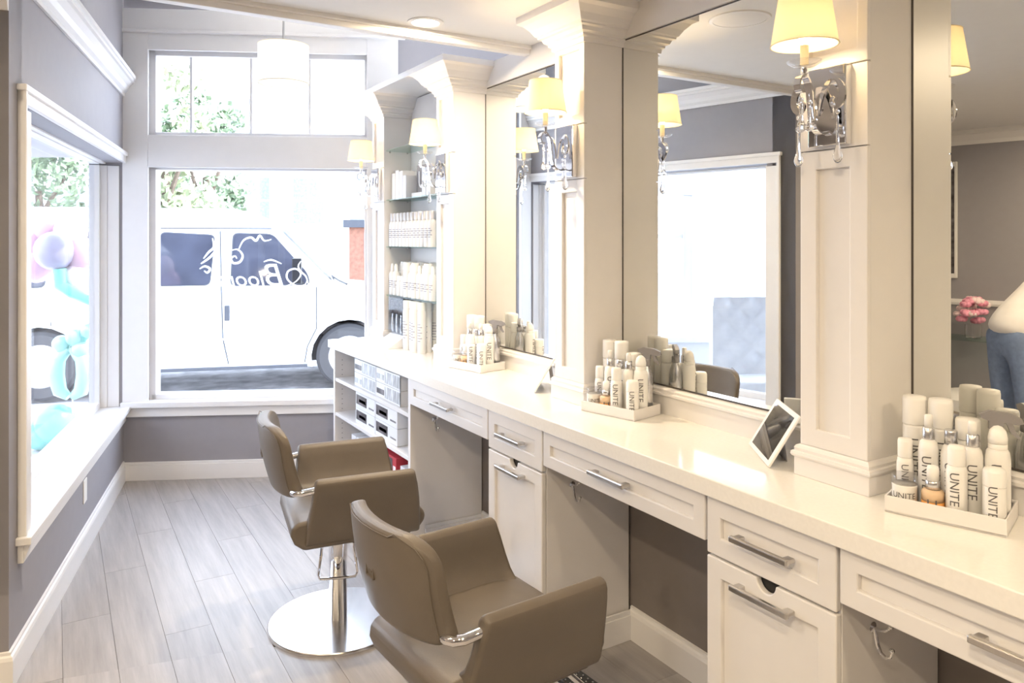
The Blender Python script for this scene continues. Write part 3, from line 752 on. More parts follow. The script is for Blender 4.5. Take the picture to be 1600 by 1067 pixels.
kind('slim_aerosol', [('can_body', [(.021, 0), (.0225, .003), (.0225, .094), (.018, .106)], 'plastic'), ('cap', [(.018, .106), (.0185, .108), (.0185, .138), (.016, .143), (.006, .144)], 'cap')],
     [('UNITE', .028, .0225, 'ink', .052)])
kind('short_can', [('can_body', [(.0225, 0), (.0235, .003), (.0235, .078), (.0225, .080)], 'plastic'), ('cap', [(.0235, .080), (.0238, .082), (.0235, .106), (.020, .112), (.006, .113)], 'cap')],
     [('UNITE', .026, .0235, 'ink', .042)])
kind('dome_bottle', [('bottle_body', [(.024, 0), (.026, .004), (.026, .118), (.0235, .134), (.019, .140)], 'plastic'), ('collar', [(.019, .140), (.0195, .141), (.0195, .149), (.018, .150)], 'cap'), ('cap', [(.0195, .150), (.020, .160), (.0165, .174), (.009, .181), (.002, .183)], 'cap')],
     [('UNITE', .031, .026, 'ink', .068)])
kind('disc_bottle', [('bottle_body', [(.020, 0), (.0225, .004), (.0225, .115), (.017, .130), (.013, .134)], 'plastic'), ('cap', [(.0145, .134), (.0145, .160), (.013, .162), (.002, .162)], 'silver')],
     [('UNITE', .028, .0225, 'ink', .058)])
kind('wide_bottle', [('bottle_body', [(.025, 0), (.027, .004), (.027, .13), (.024, .14)], 'plastic'), ('cap', [(.0265, .14), (.027, .142), (.027, .176), (.025, .180), (.004, .181)], 'cap')],
     [('UNITE', .03, .027, 'ink', .066)])
kind('trigger', [('bottle_body', [(.022, 0), (.0245, .004), (.0245, .10), (.021, .125), (.012, .142), (.0115, .150)], 'silver'), ('collar', [(.014, .146), (.014, .164), (.011, .166)], 'grey')], None)
DESC = dict(tall_can='tall white aerosol can with a deep white cap', pump_spray='white pump spray bottle with silver collar', small_aerosol='small white aerosol bottle with rounded white cap',
            jar='low white jar with clear lid', serum='short amber serum pump bottle marked with a U', slim_aerosol='slim white aerosol with white cap and round dark badge', short_can='short white can with white cap',
            dome_bottle='tall white bottle with domed cap', disc_bottle='slender white bottle with silver cap', wide_bottle='wide white bottle with thick white cap', trigger='silver bottle with grey trigger spray head')
LET = {}
def bottle(kd, loc, rz, label, group, lettering=True):
    t = thing('hair_product_'+{'jar': 'jar'}.get(kd, 'can' if 'can' in kd or 'aerosol' in kd else 'bottle'), label, 'bottle' if kd != 'jar' else 'jar', loc, rz, group)
    parts, text = KIND[kd]
    for pn, me, _ in parts: place(pn, me, t)
    if kd == 'trigger':
        if 'trig' not in LET:
            a = G().prism([(-.014, .166), (-.014, .186), (-.03, .192), (-.034, .202), (-.012, .210), (.03, .206), (.052, .196), (.056, .184), (.044, .180), (.016, .184), (.014, .166)], -.008, .008, 'y', m=Matrix.Translation((0, 0, .166*(HS-1)))).mesh('spray_head', 'grey')
            b = G().prism([(.018, .186), (.034, .183), (.040, .165), (.050, .150), (.046, .147), (.030, .160), (.024, .176)], -.005, .005, 'y', m=Matrix.Translation((0, 0, .166*(HS-1)))).mesh('trigger_lever', 'grey')
            LET['trig'] = (a, b)
        hd = place('spray_head', LET['trig'][0], t); place('trigger_lever', LET['trig'][1], hd)
    if text and lettering:
        for i, (body, sz, r, ink, z) in enumerate(text):
            if (kd, i) not in LET:
                if z is None: LET[(kd, i)] = wrap_text(body, sz, r, ink, False, 0, .040 if kd == 'jar' else .032)
                else: LET[(kd, i)] = wrap_text(body, sz*.98, r, ink, True, 0, z*HS+.014)
            place('lettering', LET[(kd, i)], t)
        if kd == 'slim_aerosol':
            if 'badge' not in LET:
                vs = [(.0232*math.cos(-.75+.009*math.cos(a)/.0232), .0232*math.sin(-.75+.009*math.cos(a)/.0232), .018+.009*math.sin(a)) for a in [2*math.pi*i/16 for i in range(16)]]
                LET['badge'] = G().add(vs, [tuple(range(16))]).mesh('badge', 'ink')
            place('badge', LET['badge'], t)
        if kd == 'jar':
            if 'jarline' not in LET: LET['jarline'] = wrap_text('- - - - - -', .010, .0275, 'blueink', False, 0, .028)
            place('lettering', LET['jarline'], t)
    return t
# tray local frame: x along the long side (towards the camera-side end), y towards the mirror
TL, TD = .25, .165
LAY = [('tall_can', .036, .130), ('tall_can', .094, .131), ('small_aerosol', .026, .082), ('pump_spray', .078, .080), ('jar', .036, .034), ('serum', .098, .031), ('disc_bottle', .126, .082),
       ('wide_bottle', .152, .133), ('slim_aerosol', .147, .030), ('pump_spray', .172, .072), ('dome_bottle', .221, .081), ('short_can', .222, .029), ('trigger', .209, .134)]
def tray(corner, ang, where, facing, rnd):
    c, s = math.cos(ang), math.sin(ang)
    t = thing('product_tray', 'shallow white tray of hair products %s' % where, 'tray', (*corner, HC), ang, 'white trays on the worktop')
    G().box(0, TL, 0, TD, .001, .005).obj('tray_floor', 'cab', t)
    for a in ((0, TL, 0, .004), (0, TL, TD-.004, TD), (0, .004, .004, TD-.004), (TL-.004, TL, .004, TD-.004)):
        G().box(a[0], a[1], a[2], a[3], .001, .040).obj('tray_side', 'cab', t, bevel=.0012)
    gname = 'hair products in the tray %s' % where
    seen = {}
    for kd, x, y in LAY:
        seen[kd] = seen.get(kd, 0)+1
        ds = {('tall_can', 1): 'tall white capped aerosol can in the corner', ('tall_can', 2): 'tall white capped aerosol can behind a pump spray', ('pump_spray', 1): 'silver-collared white pump spray behind the amber serum', ('pump_spray', 2): 'silver-collared white pump spray beside the domed bottle'}.get((kd, seen[kd]), DESC[kd])
        X = corner[0]+c*x-s*y; Y = corner[1]+s*x+c*y
        fa = facing+random.uniform(-.18, .18)
        if kd == 'trigger': fa = ang+math.pi*.12
        bottle(kd, (X, Y, HC+.005), fa, '%s in tray %s' % (ds, where), gname)
a1 = R(-90+18)
tray((1.714, 1.098), a1, 'at windowless worktop end', math.atan2(-.95, -1.78), 0)
a2 = math.atan2(2.126-2.369, 1.827-1.77)
tray((1.728, 2.350), a2, 'beside leaning tablet', math.atan2(-2.2, -1.8), 1)
tray((1.728, 3.500), a2, 'near glass shelves', math.atan2(-3.3, -1.8), 1)

# tablets -----------------------------------------------------------------------
def tablet(p0, p1, lean, label):
    e = Vector((p1[0]-p0[0], p1[1]-p0[1], 0)); L = .245; e.normalize()
    n = Vector((e.y, -e.x, 0))                       # towards the leaning side
    if n.x < 0: n = -n
    up = (n*math.sin(lean)+Vector((0, 0, 1))*math.cos(lean)); nn = e.cross(up)
    m = Matrix(((e.x, up.x, nn.x, 0), (e.y, up.y, nn.y, 0), (e.z, up.z, nn.z, 0), (0, 0, 0, 1)))
    t = thing('tablet', label, 'tablet', (p0[0], p0[1], HC+.004), group='white tablets on the worktop')
    s = -1 if nn.x > 0 else 1
    h_ = .172
    G().box(0, L, 0, h_, -.004, .004, m=m).obj('tablet_body', 'cap', t, bevel=.003)
    G().box(.024, L-.024, .014, h_-.014, s*.0042-.0004, s*.0042+.0004, m=m).obj('screen', 'screen', t)
    a = m @ Vector((L/2, h_*.6, -s*.004)); b = Vector((a.x+n.x*.012, a.y+n.y*.012, -.003))
    G().add([tuple(a+e*.05), tuple(a-e*.05), tuple(b-e*.05), tuple(b+e*.05), tuple(a+e*.05+n*.003), tuple(a-e*.05+n*.003), tuple(b-e*.05+n*.003), tuple(b+e*.05+n*.003)],
            [(0, 1, 2, 3), (7, 6, 5, 4), (0, 4, 5, 1), (1, 5, 6, 2), (2, 6, 7, 3), (3, 7, 4, 0)]).obj('stand_flap', 'grey', t)
tablet((1.893, 1.672), (1.748, 1.472), math.atan2(.09, .15), 'white tablet propped against the pilaster under the large mirror')
tablet((1.905, 2.905), (1.748, 2.715), math.atan2(.09, .15), 'white tablet propped by the pilaster between the two mirrors')

# shelf products ------------------------------------------------------------------
def mini(label, group, name, parts):
    t = thing(name, label, 'bottle', (0, 0, -50), 0, group)
    for pn, pr, mt in parts: G().lathe(pr, 14).obj(pn, mt, t, smooth=True)
    return t
def stripes(t, r, z0, k, mt='softink', dz=.012, h_=.005, arc=1.3):
    g = G()
    for i in range(k):
        z = z0+i*dz; a0 = math.pi+.5-arc/2; w = arc*(1 if i % 2 else .7)
        vs = []
        for j in range(6):
            a = a0+w*j/5; vs += [((r+.0006)*math.cos(a), (r+.0006)*math.sin(a), z), ((r+.0006)*math.cos(a), (r+.0006)*math.sin(a), z+h_)]
        g.add(vs, [(2*j, 2*j+2, 2*j+3, 2*j+1) for j in range(5)])
    g.obj('label_print', mt, t)
mA = mini('tall white bottle with clear shoulder cap on second glass shelf', 'tall bottles on the second glass shelf', 'shampoo_bottle',
          [('bottle_body', [(.022, 0), (.024, .004), (.024, .135), (.019, .152), (.012, .16)], 'plastic'), ('cap', [(.016, .16), (.016, .205), (.014, .208)], 'softcap')])
stripes(mA, .024, .055, 5)
first = True; k_ = 0
for row, x in enumerate((1.83, 1.885, 1.94)):
    for i in range(12):
        y = 4.50-i*.0535
        if first: mA.location = (x, y, SZ[1]); first = False
        else: dup(mA, (x, y, SZ[1]), random.uniform(-.2, .2))
mB = mini('white spray bottle with tapered cap on lowest glass shelf', 'mixed bottles on the lowest glass shelf', 'spray_bottle',
          [('bottle_body', [(.02, 0), (.022, .004), (.022, .13), (.017, .145), (.011, .152)], 'plastic'), ('cap', [(.012, .152), (.012, .178), (.008, .195), (.003, .197)], 'cap')])
stripes(mB, .022, .05, 4)
mC = mini('short white lotion bottle on lowest glass shelf', 'short bottles on the lowest glass shelf', 'lotion_bottle',
          [('bottle_body', [(.02, 0), (.022, .004), (.022, .085), (.016, .095)], 'plastic'), ('cap', [(.0165, .095), (.0165, .122), (.014, .125)], 'cap')])
mD = mini('wide white aerosol with flat cap on lowest glass shelf', 'wide aerosols on the lowest glass shelf', 'aerosol_can',
          [('can_body', [(.0255, 0), (.027, .004), (.027, .155), (.026, .16)], 'plastic'), ('cap', [(.0268, .16), (.027, .162), (.0265, .205), (.024, .21)], 'cap')])
stripes(mD, .027, .05, 4)
used = set()
for row, x in enumerate((1.829, 1.886, 1.942)):
    seq = [mB, mB, mC, mC, mD, mB, mD, mB, mB, mD, mB] if row == 0 else [mB, mD, mB, mD, mB, mB, mD, mB, mD, mB, mB]
    for i, p_ in enumerate(seq):
        loc = (x, 4.50-i*.060, SZ[0])
        if p_.name in used: dup(p_, loc, random.uniform(-.2, .2))
        else: p_.location = loc; used.add(p_.name)
for i, (y, w_, h_) in enumerate(((4.49, .05, .165), (4.43, .052, .18), (4.372, .052, .17), (4.315, .05, .14), (4.03, .05, .165), (3.97, .05, .165))):
    t = thing('product_carton', 'slim white upright carton on the third glass shelf', 'box', (1.88, y, SZ[2]), 0, 'cartons on the third glass shelf')
    G().box(-.05, .05, -w_/2, w_/2, 0, h_).obj('carton', 'cardw', t, bevel=.0015); G().box(-.0507, -.05, -w_/3, w_/3, h_*.25, h_*.7).obj('label_print', 'cap', t)
fr_ = thing('u_display_card', 'small grey display card with large white letter on third glass shelf', 'sign', (1.90, 4.20, SZ[2]))
G().box(-.004, .004, -.075, .075, .03, .20).obj('card', 'grey', fr_, bevel=.001)
G().box(-.04, .03, -.075, .075, 0, .03).obj('card_base', 'cap', fr_, bevel=.002)
place('letter', text_mesh('letter', 'U', .15, 'cap', extrude=.001), fr_, (-.0055, 0, .06), (R(90), 0, R(-90)))
hd = thing('hair_dryer', 'shiny chrome hair dryer lying on the topmost glass shelf', 'hair dryer', (1.885, 4.12, SZ[3]))
G().lathe([(.03, -.09), (.034, -.06), (.046, .0), (.046, .04), (.036, .07), (.03, .075)], 20, m=Matrix.Translation((0, 0, .10)) @ Matrix.Rotation(R(90), 4, 'X')).obj('barrel', 'chrome', hd, smooth=True)
G().tube([(0, -.02, .085), (0, -.025, .04), (0, -.03, .0)], [.017, .018, .016], 10).obj('handle', 'chrome', hd, smooth=True)
G().lathe([(.031, -.10), (.031, -.09), (.024, -.09)], 18, m=Matrix.Translation((0, 0, .10)) @ Matrix.Rotation(R(90), 4, 'X')).obj('nozzle', 'palepetal', hd, smooth=True)
# brush stand on the worktop, tall cans beside it
bs = thing('brush_display', 'clear acrylic rack of round hair brushes on white wedge stand', 'display', (1.80, 4.40, HC))
G().prism([(-.10, 0), (.07, 0), (.07, .075), (.02, .075)], -.13, .10, 'y').obj('wedge_stand', 'cap', bs, bevel=.002)
for x0, x1, y0, y1, z0, z1 in ((-.0, .10, -.13, .10, .075, .079), (-.0, .10, -.13, .10, .175, .179), (-.0, .003, -.13, .10, .075, .30), (.0, .10, .097, .10, .075, .30), (.0, .10, -.13, -.127, .075, .30)):
    G().box(x0, x1, y0, y1, z0, z1).obj('acrylic_panel', 'acrylic', bs)
for i in range(7):
    b = thing('round_hair_brush', 'round bristle hair brush standing in the acrylic rack', 'brush', (1.822+(.05 if i % 2 else 0), 4.475-.034*i, HC+.08), 0, 'brushes in the acrylic rack')
    G().lathe([(.008, 0), (.011, .02), (.010, .08), (.007, .105), (.007, .115)], 10).obj('brush_handle', 'silver', b, smooth=True)
    G().lathe([(.010, .115), (.020, .12), (.021, .20), (.012, .206)], 14).obj('bristle_barrel', 'bristle', b, smooth=True)
mE = mini('tall slender white bottle on the worktop beside brush rack', 'tall bottles beside the brush rack', 'tall_bottle',
          [('bottle_body', [(.024, 0), (.026, .004), (.026, .235), (.022, .25)], 'plastic'), ('cap', [(.0245, .25), (.0245, .29), (.022, .294)], 'cap')])
stripes(mE, .026, .07, 7, dz=.016)
first = True
for x, y in ((1.80, 4.20), (1.815, 4.14), (1.80, 4.08), (1.87, 4.18), (1.88, 4.11), (1.86, 4.04), (1.81, 4.01), (1.92, 4.05)):
    if first: mE.location = (x, y, HC); first = False
    else: dup(mE, (x, y, HC), random.uniform(-.3, .3))

# bookcase boxes ------------------------------------------------------------------
def carton(name, label, group, x0, y0, y1, z0, z1, base, prints, dep=.24):
    t = thing(name, label, 'box', (x0, (y0+y1)/2, z0), 0, group); w = (y1-y0)/2; h_ = z1-z0
    G().box(0, dep, -w+.001, w-.001, .0005, h_-.001).obj('carton', base, t, bevel=.002)
    for (a, b, c, d, mt) in prints:
        G().box(-.0015, .0, -w+a*2*w, -w+b*2*w, c*h_, d*h_).obj('print', mt, t)
    return t
gA = 'silver streaked boxes on the upper bookcase shelf'
for j, (z0, z1) in enumerate(((.7005, .785), (.7855, .868))):
    for i in range(2):
        y1 = 4.52-i*.37
        carton('flat_iron_box', 'long white box with silver streak print, %s of the stack %s' % (('bottom', 'top')[j], ('beside the bookcase side panel', 'with black end')[i]), gA, 1.585, y1-.365, y1, z0, z1, 'cardw',
               [(.03, .62, .12, .88, 'zebra'), (.66, .97, .25, .6, 'photo' if (i+j) % 2 else 'zebra')] + ([(0, .02, 0, 1, 'black')] if i else []))
gB = 'window boxes on the middle bookcase shelf'
for j, (z0, z1) in enumerate(((.4755, .570), (.5705, .666))):
    for i in range(2):
        y1 = 4.50-i*.335
        carton('curling_iron_box', 'white carton with dark picture window, %s of the stack %s' % (('bottom', 'top')[j], ('beside the side panel', 'beside the blue carton')[i]), gB, 1.585, y1-.33, y1, z0, z1, 'cardw', [(.42, .95, .25, .85, 'photo'), (.46, .8, .42, .62, 'silver'), (.05, .3, .3, .4, 'silver')])
carton('blue_carton', 'tall pale blue carton standing on the middle bookcase shelf', None, 1.64, 3.70, 3.80, .4755, .655, 'cardb', [(.1, .9, .5, .52, 'cardw')])
gC = 'small white cartons on the lower bookcase shelf'
for y in (4.62, 4.53, 4.44, 3.83, 3.74):
    carton('small_carton', 'small white carton on the lower bookcase shelf', gC, 1.60, y-.08, y, .2455, .375, 'cardw', [(.15, .85, .3, .75, 'cardb')])
for i, y in enumerate((4.32, 4.08)):
    carton('red_tool_box', 'red hair tool box with grey picture, lower bookcase shelf', 'red boxes on the lower bookcase shelf', 1.59, y-.22, y, .2455, .405, 'red', [(.25, .95, .1, .92, 'photo'), (.45, .75, .3, .75, 'silver'), (.04, .2, .2, .7, 'cardw')])
# ================================================================ outside: street, van, trees, houses
ZG = -.10
def pix(u, v, d):                                   # photo pixel and depth along the view axis -> point
    a = (u-800)/1180; b = (375-v)/1180; s, c = math.sin(R(31.1)), math.cos(R(31.1))
    return Vector((d*(s+c*a), d*(c-s*a), 1.6+d*b))
st = struct(G().box(-30, 40, 6.95, 40, ZG-.1, ZG-.02).obj('street', 'asphalt', loc=(0, 0, 0), rz=R(-16.9)))
st.location = (0, 1.4, 0)
sw = G().prism([(-9, 3.0), (-2.9, 4.05), tuple(E0-qn*.16), tuple(K-qn*.16), tuple(K+wdir*3+wn*.12), (9, 3.5), (9, 5.0), (-9, 10.5)], ZG-.08, ZG)
struct(sw.obj('pavement', 'paving'))
# alcove ceiling and the shopfront bay across the alcove
al = G().prism([tuple(E0-qn*.2), tuple(K-qn*.2+wn*.15), tuple(K-qn*.2+wn*1.15-wdir*.05), tuple(K-wdir*1.3+wn*1.15), tuple(E0-qn*1.1)], 2.263, 2.9)
struct(al.obj('alcove_ceiling', 'wall'))
ob = thing('bay_window', 'white shopfront bay window with low panelled base across the entry alcove', 'window', (-1.82, 5.35, ZG), math.atan2(-.48, -.88))
ob_rz = ob.rotation_euler[2]
G().box(-1.3, 1.3, -.14, 0, 0, .68).obj('base_wall', 'white', ob)
G().box(-1.3, 1.3, -.30, .06, .68, .74).obj('sill', 'white', ob, bevel=.006)
G().box(-1.3, 1.3, -.14, 0, 2.15, 2.42).obj('header', 'white', ob)
for x in (-1.26, -.42, .42, 1.26): G().box(x-.045, x+.045, -.12, -.01, .74, 2.15).obj('post', 'white', ob, bevel=.005)
for x in (-.84, 0, .84): G().box(x-.37, x+.37, -.07, -.06, .74, 1.72).box(x-.37, x+.37, -.07, -.06, 1.76, 2.15).obj('pane', 'pane', ob); G().box(x-.38, x+.38, -.09, -.04, 1.72, 1.76).obj('transom_bar', 'white', ob)
ch = thing('tufted_bench', 'white button tufted bench in front of the shopfront bay across alcove', 'bench', (-1.50, 4.80, ZG), ob_rz)
G().box(-.36, .36, -.0, .42, .34, .48).obj('seat', 'tuft', ch, bevel=.03, seg=3, smooth=True)
tb = G(); nx, nz = 25, 25; vs = []; fs = []
for j in range(nz+1):
    for i in range(nx+1):
        x = -.36+.72*i/nx; z = .44+.74*j/nz
        a_, b_ = x/.12, z/.12
        y = .028*abs(math.sin(math.pi*(a_+b_)/2)*math.sin(math.pi*(a_-b_)/2))**.6
        vs.append((x, y+.015, z))
for j in range(nz):
    for i in range(nx):
        a_ = j*(nx+1)+i; fs.append((a_, a_+1, a_+nx+2, a_+nx+1))
tb.add(vs, fs).box(-.36, .36, -.10, .01, .44, 1.10)
tb.obj('tufted_back', 'tuft', ch, smooth=True)
for x in (-.31, .31):
    for y in (.04, .38): G().lathe([(.014, 0), (.022, .34)], 10, (x, y, 0)).obj('leg', 'bark', ch)

# van (local x forward, -y is the side facing the shop), z from the road
va = R(-16.89)
van = thing('passenger_van', 'white passenger van parked at the kerb outside the front window', 'van', (2.87, 8.37, ZG-.0), va)
def vy(z): return 0 if z <= 1.17 else .11*(z-1.17)
WB = 3.168; RT = .37
def arch(cx, r, n=12): return [(cx+r*math.cos(a), .37+r*math.sin(a)) for a in [math.pi*(-.08+1.16*i/n) for i in range(n+1)]]
low = [(.80, .36), (.83, .62), (.80, .95), (.60, 1.10), (-.12, 1.17), (-1.0, 1.17), (-2.0, 1.17), (-4.15, 1.17), (-4.15, .35)]
perim = [(-4.12, .34), (-WB-.42, .34)]+arch(-WB, .42)[::-1]+[(-WB+.42, .30), (-.45, .28)]+arch(0, .42)[::-1]+[(.45, .34)]+[(.78, .36), (.84, .62), (.80, .95), (.60, 1.10), (-.12, 1.17)]
upper = [(-.12, 1.17), (-.27, 1.30), (-.80, 1.86), (-.98, 1.98), (-1.25, 2.05), (-3.9, 2.05), (-4.10, 1.95), (-4.15, 1.17)]
vg = G(); n = len(perim); 
lowpoly = perim+[(-4.15, 1.17)]; uppoly = upper
WV = 1.95
def side(poly, flip):
    vs = [(x, vy(z) if not flip else WV-vy(z), z) for x, z in poly]
    vg.add(vs, [tuple(range(len(poly)))])
for fl in (0, 1): side(lowpoly, fl); side(uppoly, fl)
ring = perim+upper[1:]
vs = []; fs = []
for x, z in ring: vs += [(x, vy(z), z), (x, WV-vy(z), z)]
for i in range(len(ring)): j = (i+1) % len(ring); fs.append((2*i, 2*j, 2*j+1, 2*i+1))
vg.add(vs, fs)
body = vg.obj('body_shell', 'vanw', van)
def vpane(poly, name, mt, off=.006):
    vs = [(x, vy(z)-off, z) for x, z in poly]+[(x, vy(z)+.01, z) for x, z in poly]; k = len(poly)
    return G().add(vs, [tuple(range(k)), tuple(range(k, 2*k))[::-1]]+[(i, (i+1) % k, k+(i+1) % k, k+i) for i in range(k)]).obj(name, mt, van)
def rnd(poly, r=.06, n=4):
    out = []; k = len(poly)
    for i in range(k):
        p, a, b = Vector(poly[i]), Vector(poly[i-1]), Vector(poly[(i+1) % k])
        u = (a-p).normalized(); w = (b-p).normalized()
        for j in range(n+1):
            t = j/n; q = p+u*r*(1-t)**2+w*r*t**2; out.append(tuple(q))
    return out
def ring_frame(poly, grow):
    c = Vector((sum(p[0] for p in poly)/len(poly), sum(p[1] for p in poly)/len(poly)))
    return [tuple(c+(Vector(p)-c)*(1+grow)) for p in poly]
wins = [[(-2.03, 1.21), (-1.50, 1.21), (-1.455, 1.75), (-2.0, 1.78)], [(-1.27, 1.20), (-.44, 1.20), (-.47, 1.33), (-.84, 1.76), (-1.25, 1.77)], [(-3.0, 1.21), (-2.15, 1.21), (-2.15, 1.78), (-3.0, 1.78)], [(-4.0, 1.21), (-3.12, 1.21), (-3.12, 1.78), (-4.0, 1.78)]]
for w_ in wins:
    rp = rnd(w_); vpane(ring_frame(rp, .035), 'window_gasket', 'seam', .004); vpane(rp, 'window_pane', 'vanglass', .008)
ws = [(-.16, WV-.08, 1.22), (-.16, .08, 1.22), (-.76, .16, 1.83), (-.76, WV-.16, 1.83)]
nrm = Vector((.6, 0, .59)).normalized()*.008
G().add([tuple(Vector(p)+nrm) for p in ws], [(0, 1, 2, 3)]).obj('windscreen', 'vanglass', van)
def vline(pts, w=.012):
    for (x0, z0), (x1, z1) in zip(pts[:-1], pts[1:]):
        L = math.hypot(x1-x0, z1-z0); nx, nz = -(z1-z0)/L*w/2, (x1-x0)/L*w/2
        yield [(x0+nx, z0+nz), (x1+nx, z1+nz), (x1-nx, z1-nz), (x0-nx, z0-nz)]
for pts in ([(-1.395, 1.80), (-1.375, 1.17), (-1.36, .62), (-1.30, .33)], [(-.36, 1.17), (-.36, .70), (-.46, .50), (-.49, .32)], [(-2.09, 1.80), (-2.09, .33)], [(-3.05, 1.8), (-3.05, .8)], [(-4.1, 1.83), (-.85, 1.83)]):
    for q in vline(pts): vpane(q, 'door_seam', 'seam', .003)
for q in vline([(-2.72, .62), (-.46, .60)], .018): vpane(q, 'body_crease', 'vanw', .012)
for q in vline([(-2.72, .29), (-.46, .285)], .035): vpane(q, 'rocker_strip', 'seam', .02)
for hx, hz in ((-1.315, .895), (-2.015, .885)):
    hd_ = G().box(hx-.028, hx+.028, -.022, .0, hz-.085, hz+.085).obj('door_handle', 'seam', van, bevel=.01)
    G().lathe([(.001, 0), (.016, 0), (.016, .008)], 12, m=Matrix.Translation((hx, 0, hz-.14)) @ Matrix.Rotation(R(90), 4, 'X')).obj('door_lock', 'hub', van)
G().box(-1.40, -1.35, -.012, .0, .42, .53).obj('door_hinge', 'hub', van, bevel=.004)
for cx in (0, -WB):
    for sy in (0, 1):
        m_ = Matrix.Translation((cx, .04 if sy == 0 else WV-.04, RT)) @ Matrix.Rotation(R(90 if sy == 0 else -90), 4, 'X')
        t_ = G().lathe([(.22, -.20), (.33, -.22), (.365, -.19), (.37, -.10), (.365, -.02), (.33, .01), (.235, .0), (.22, -.02)], 36, m=m_).obj('tyre', 'tyre', van, smooth=True)
        G().lathe([(.001, -.01), (.06, .0), (.075, -.03), (.16, -.055), (.20, -.03), (.222, -.005), (.236, -.01)], 28, m=m_).obj('wheel_rim', 'hub', t_, smooth=True)
G().box(-.9, .5, .25, WV-.25, .30, .60).box(-3.9, -2.5, .25, WV-.25, .30, .6).obj('chassis', 'black', van)
mr = G().box(-.62, -.52, -.26, -.06, 1.22, 1.50).tube([(-.56, -.08, 1.26), (-.5, .02, 1.2)], .02, 8).obj('side_mirror', 'black', van, bevel=.03)
G().box(.78, .92, .02, WV-.02, .38, .58).obj('front_bumper', 'hub', van, bevel=.03)
G().box(-4.27, -4.13, .02, WV-.02, .38, .58).obj('rear_bumper', 'hub', van, bevel=.03)
G().tube([(-.02, .2, 1.185), (-.10, .55, 1.21), (-.18, .95, 1.25)], .012, 6).obj('wiper', 'black', van)

# shop lettering on the glass (reads from the street, so it is reversed from indoors)
dl = thing('window_lettering', 'white vinyl word and scrollwork on the front window glass', 'lettering', (FW[0], FW[1], 0), FA)
def fpt(u, v):
    a = (u-800)/1180; b = (375-v)/1180; s, c = math.sin(R(31.1)), math.cos(R(31.1)); d = Vector((s+c*a, c-s*a, b))
    o = Vector((K.x, K.y, 0))+wn.to_3d()*.083
    t = (o.xy.dot(wn))/(d.xy.dot(wn)); p = Vector((0, 0, 1.6))+d*t
    r = p.xy-K; return (r.dot(wdir), .083, p.z)
place('word_letters', text_mesh('word_letters', 'loom', .15, 'decal', shear=.25, extrude=.0008), dl, fpt(379, 447), (R(90), 0, R(180)))
place('capital_letter', text_mesh('capital_letter', 'B', .225, 'decal', shear=.3, extrude=.0008), dl, fpt(432, 447), (R(90), 0, R(180)))
def stroke(pts, name, w=.006):
    P = [Vector(fpt(*p)) for p in pts]; out = []
    for i in range(len(P)-1):
        p0, p1, p2, p3 = P[max(i-1, 0)], P[i], P[i+1], P[min(i+2, len(P)-1)]
        for j in range(5):
            u = j/5; out.append(.5*((2*p1)+(-p0+p2)*u+(2*p0-5*p1+4*p2-p3)*u*u+(-p0+3*p1-3*p2+p3)*u**3))
    out.append(P[-1]); n = len(out)
    g = G(); vs = []; fs = []
    for i, p in enumerate(out):
        q = out[min(i+1, n-1)]-out[max(i-1, 0)]; L = math.hypot(q.x, q.z) or 1; k = w*(.35+.65*math.sin(math.pi*(i+.5)/n)); nx, nz = -q.z/L*k, q.x/L*k
        for y in (-.0008, .0008): vs += [(p.x+nx, p.y+y, p.z+nz), (p.x-nx, p.y+y, p.z-nz)]
    for i in range(n-1):
        a = i*4; b = a+4
        fs += [(a, a+1, b+1, b), (a+2, b+2, b+3, a+3), (a, b, b+2, a+2), (a+1, a+3, b+3, b+1)]
    g.add(vs, fs).obj(name, 'decal', dl)
stroke([(440, 412), (424, 406), (412, 409)], 'swash', .006)
stroke([(446, 447), (462, 440), (470, 428), (462, 420), (450, 424), (449, 436), (462, 446), (476, 445), (480, 437)], 'swash', .006)
stroke([(482, 445), (478, 432), (470, 424), (466, 416), (470, 408)], 'scroll', .006)
stroke([(372, 392), (380, 376), (392, 371), (400, 376), (406, 368), (413, 376), (424, 374)], 'scroll', .008)
stroke([(362, 391), (372, 390), (379, 399), (375, 409), (365, 411), (361, 404), (367, 400), (370, 404)], 'scroll', .008)
stroke([(332, 372), (334, 386), (326, 394), (318, 404)], 'scroll', .008)
stroke([(336, 392), (328, 402), (314, 412)], 'scroll', .008)
stroke([(312, 420), (320, 416), (328, 420), (324, 426), (319, 423)], 'scroll', .008)

# balloon flower sculpture outside the left window
bf = pix(98, 500, 6.1)
bl = thing('balloon_flower', 'balloon flower with lavender head and teal stem outside side window', 'balloons', (bf.x, bf.y, ZG))
def L_(u, v, d=6.1): p = pix(u, v, d); return (p.x-bf.x, p.y-bf.y, p.z-ZG)
G().ball(L_(85, 392), (.15, .15, .16)).obj('flower_centre', 'lav', bl, smooth=True)
for du, dv, mt in ((-30, -18, 'pink'), (-10, -38, 'pink'), (25, -30, 'palepetal'), (40, 5, 'pink'), (34, 40, 'palepetal'), (-28, 22, 'pink')):
    p = L_(85+du, 392+dv, 6.25); G().ball(p, (.13, .13, .15)).obj('petal', mt, bl, smooth=True)
G().tube([L_(93, 420), L_(95, 446), L_(112, 456), L_(145, 472)], [.05, .05, .05, .035], 10).obj('stem', 'teal', bl, smooth=True)
G().tube([L_(145, 472), L_(150, 510), L_(120, 535)], [.035, .04, .04], 10).obj('stem', 'teal', bl, smooth=True)
for u, v, r in ((118, 527, .075), (96, 537, .07), (126, 545, .07), (138, 517, .06)): G().ball(L_(u, v), r).obj('knot', 'aqua', bl, smooth=True)
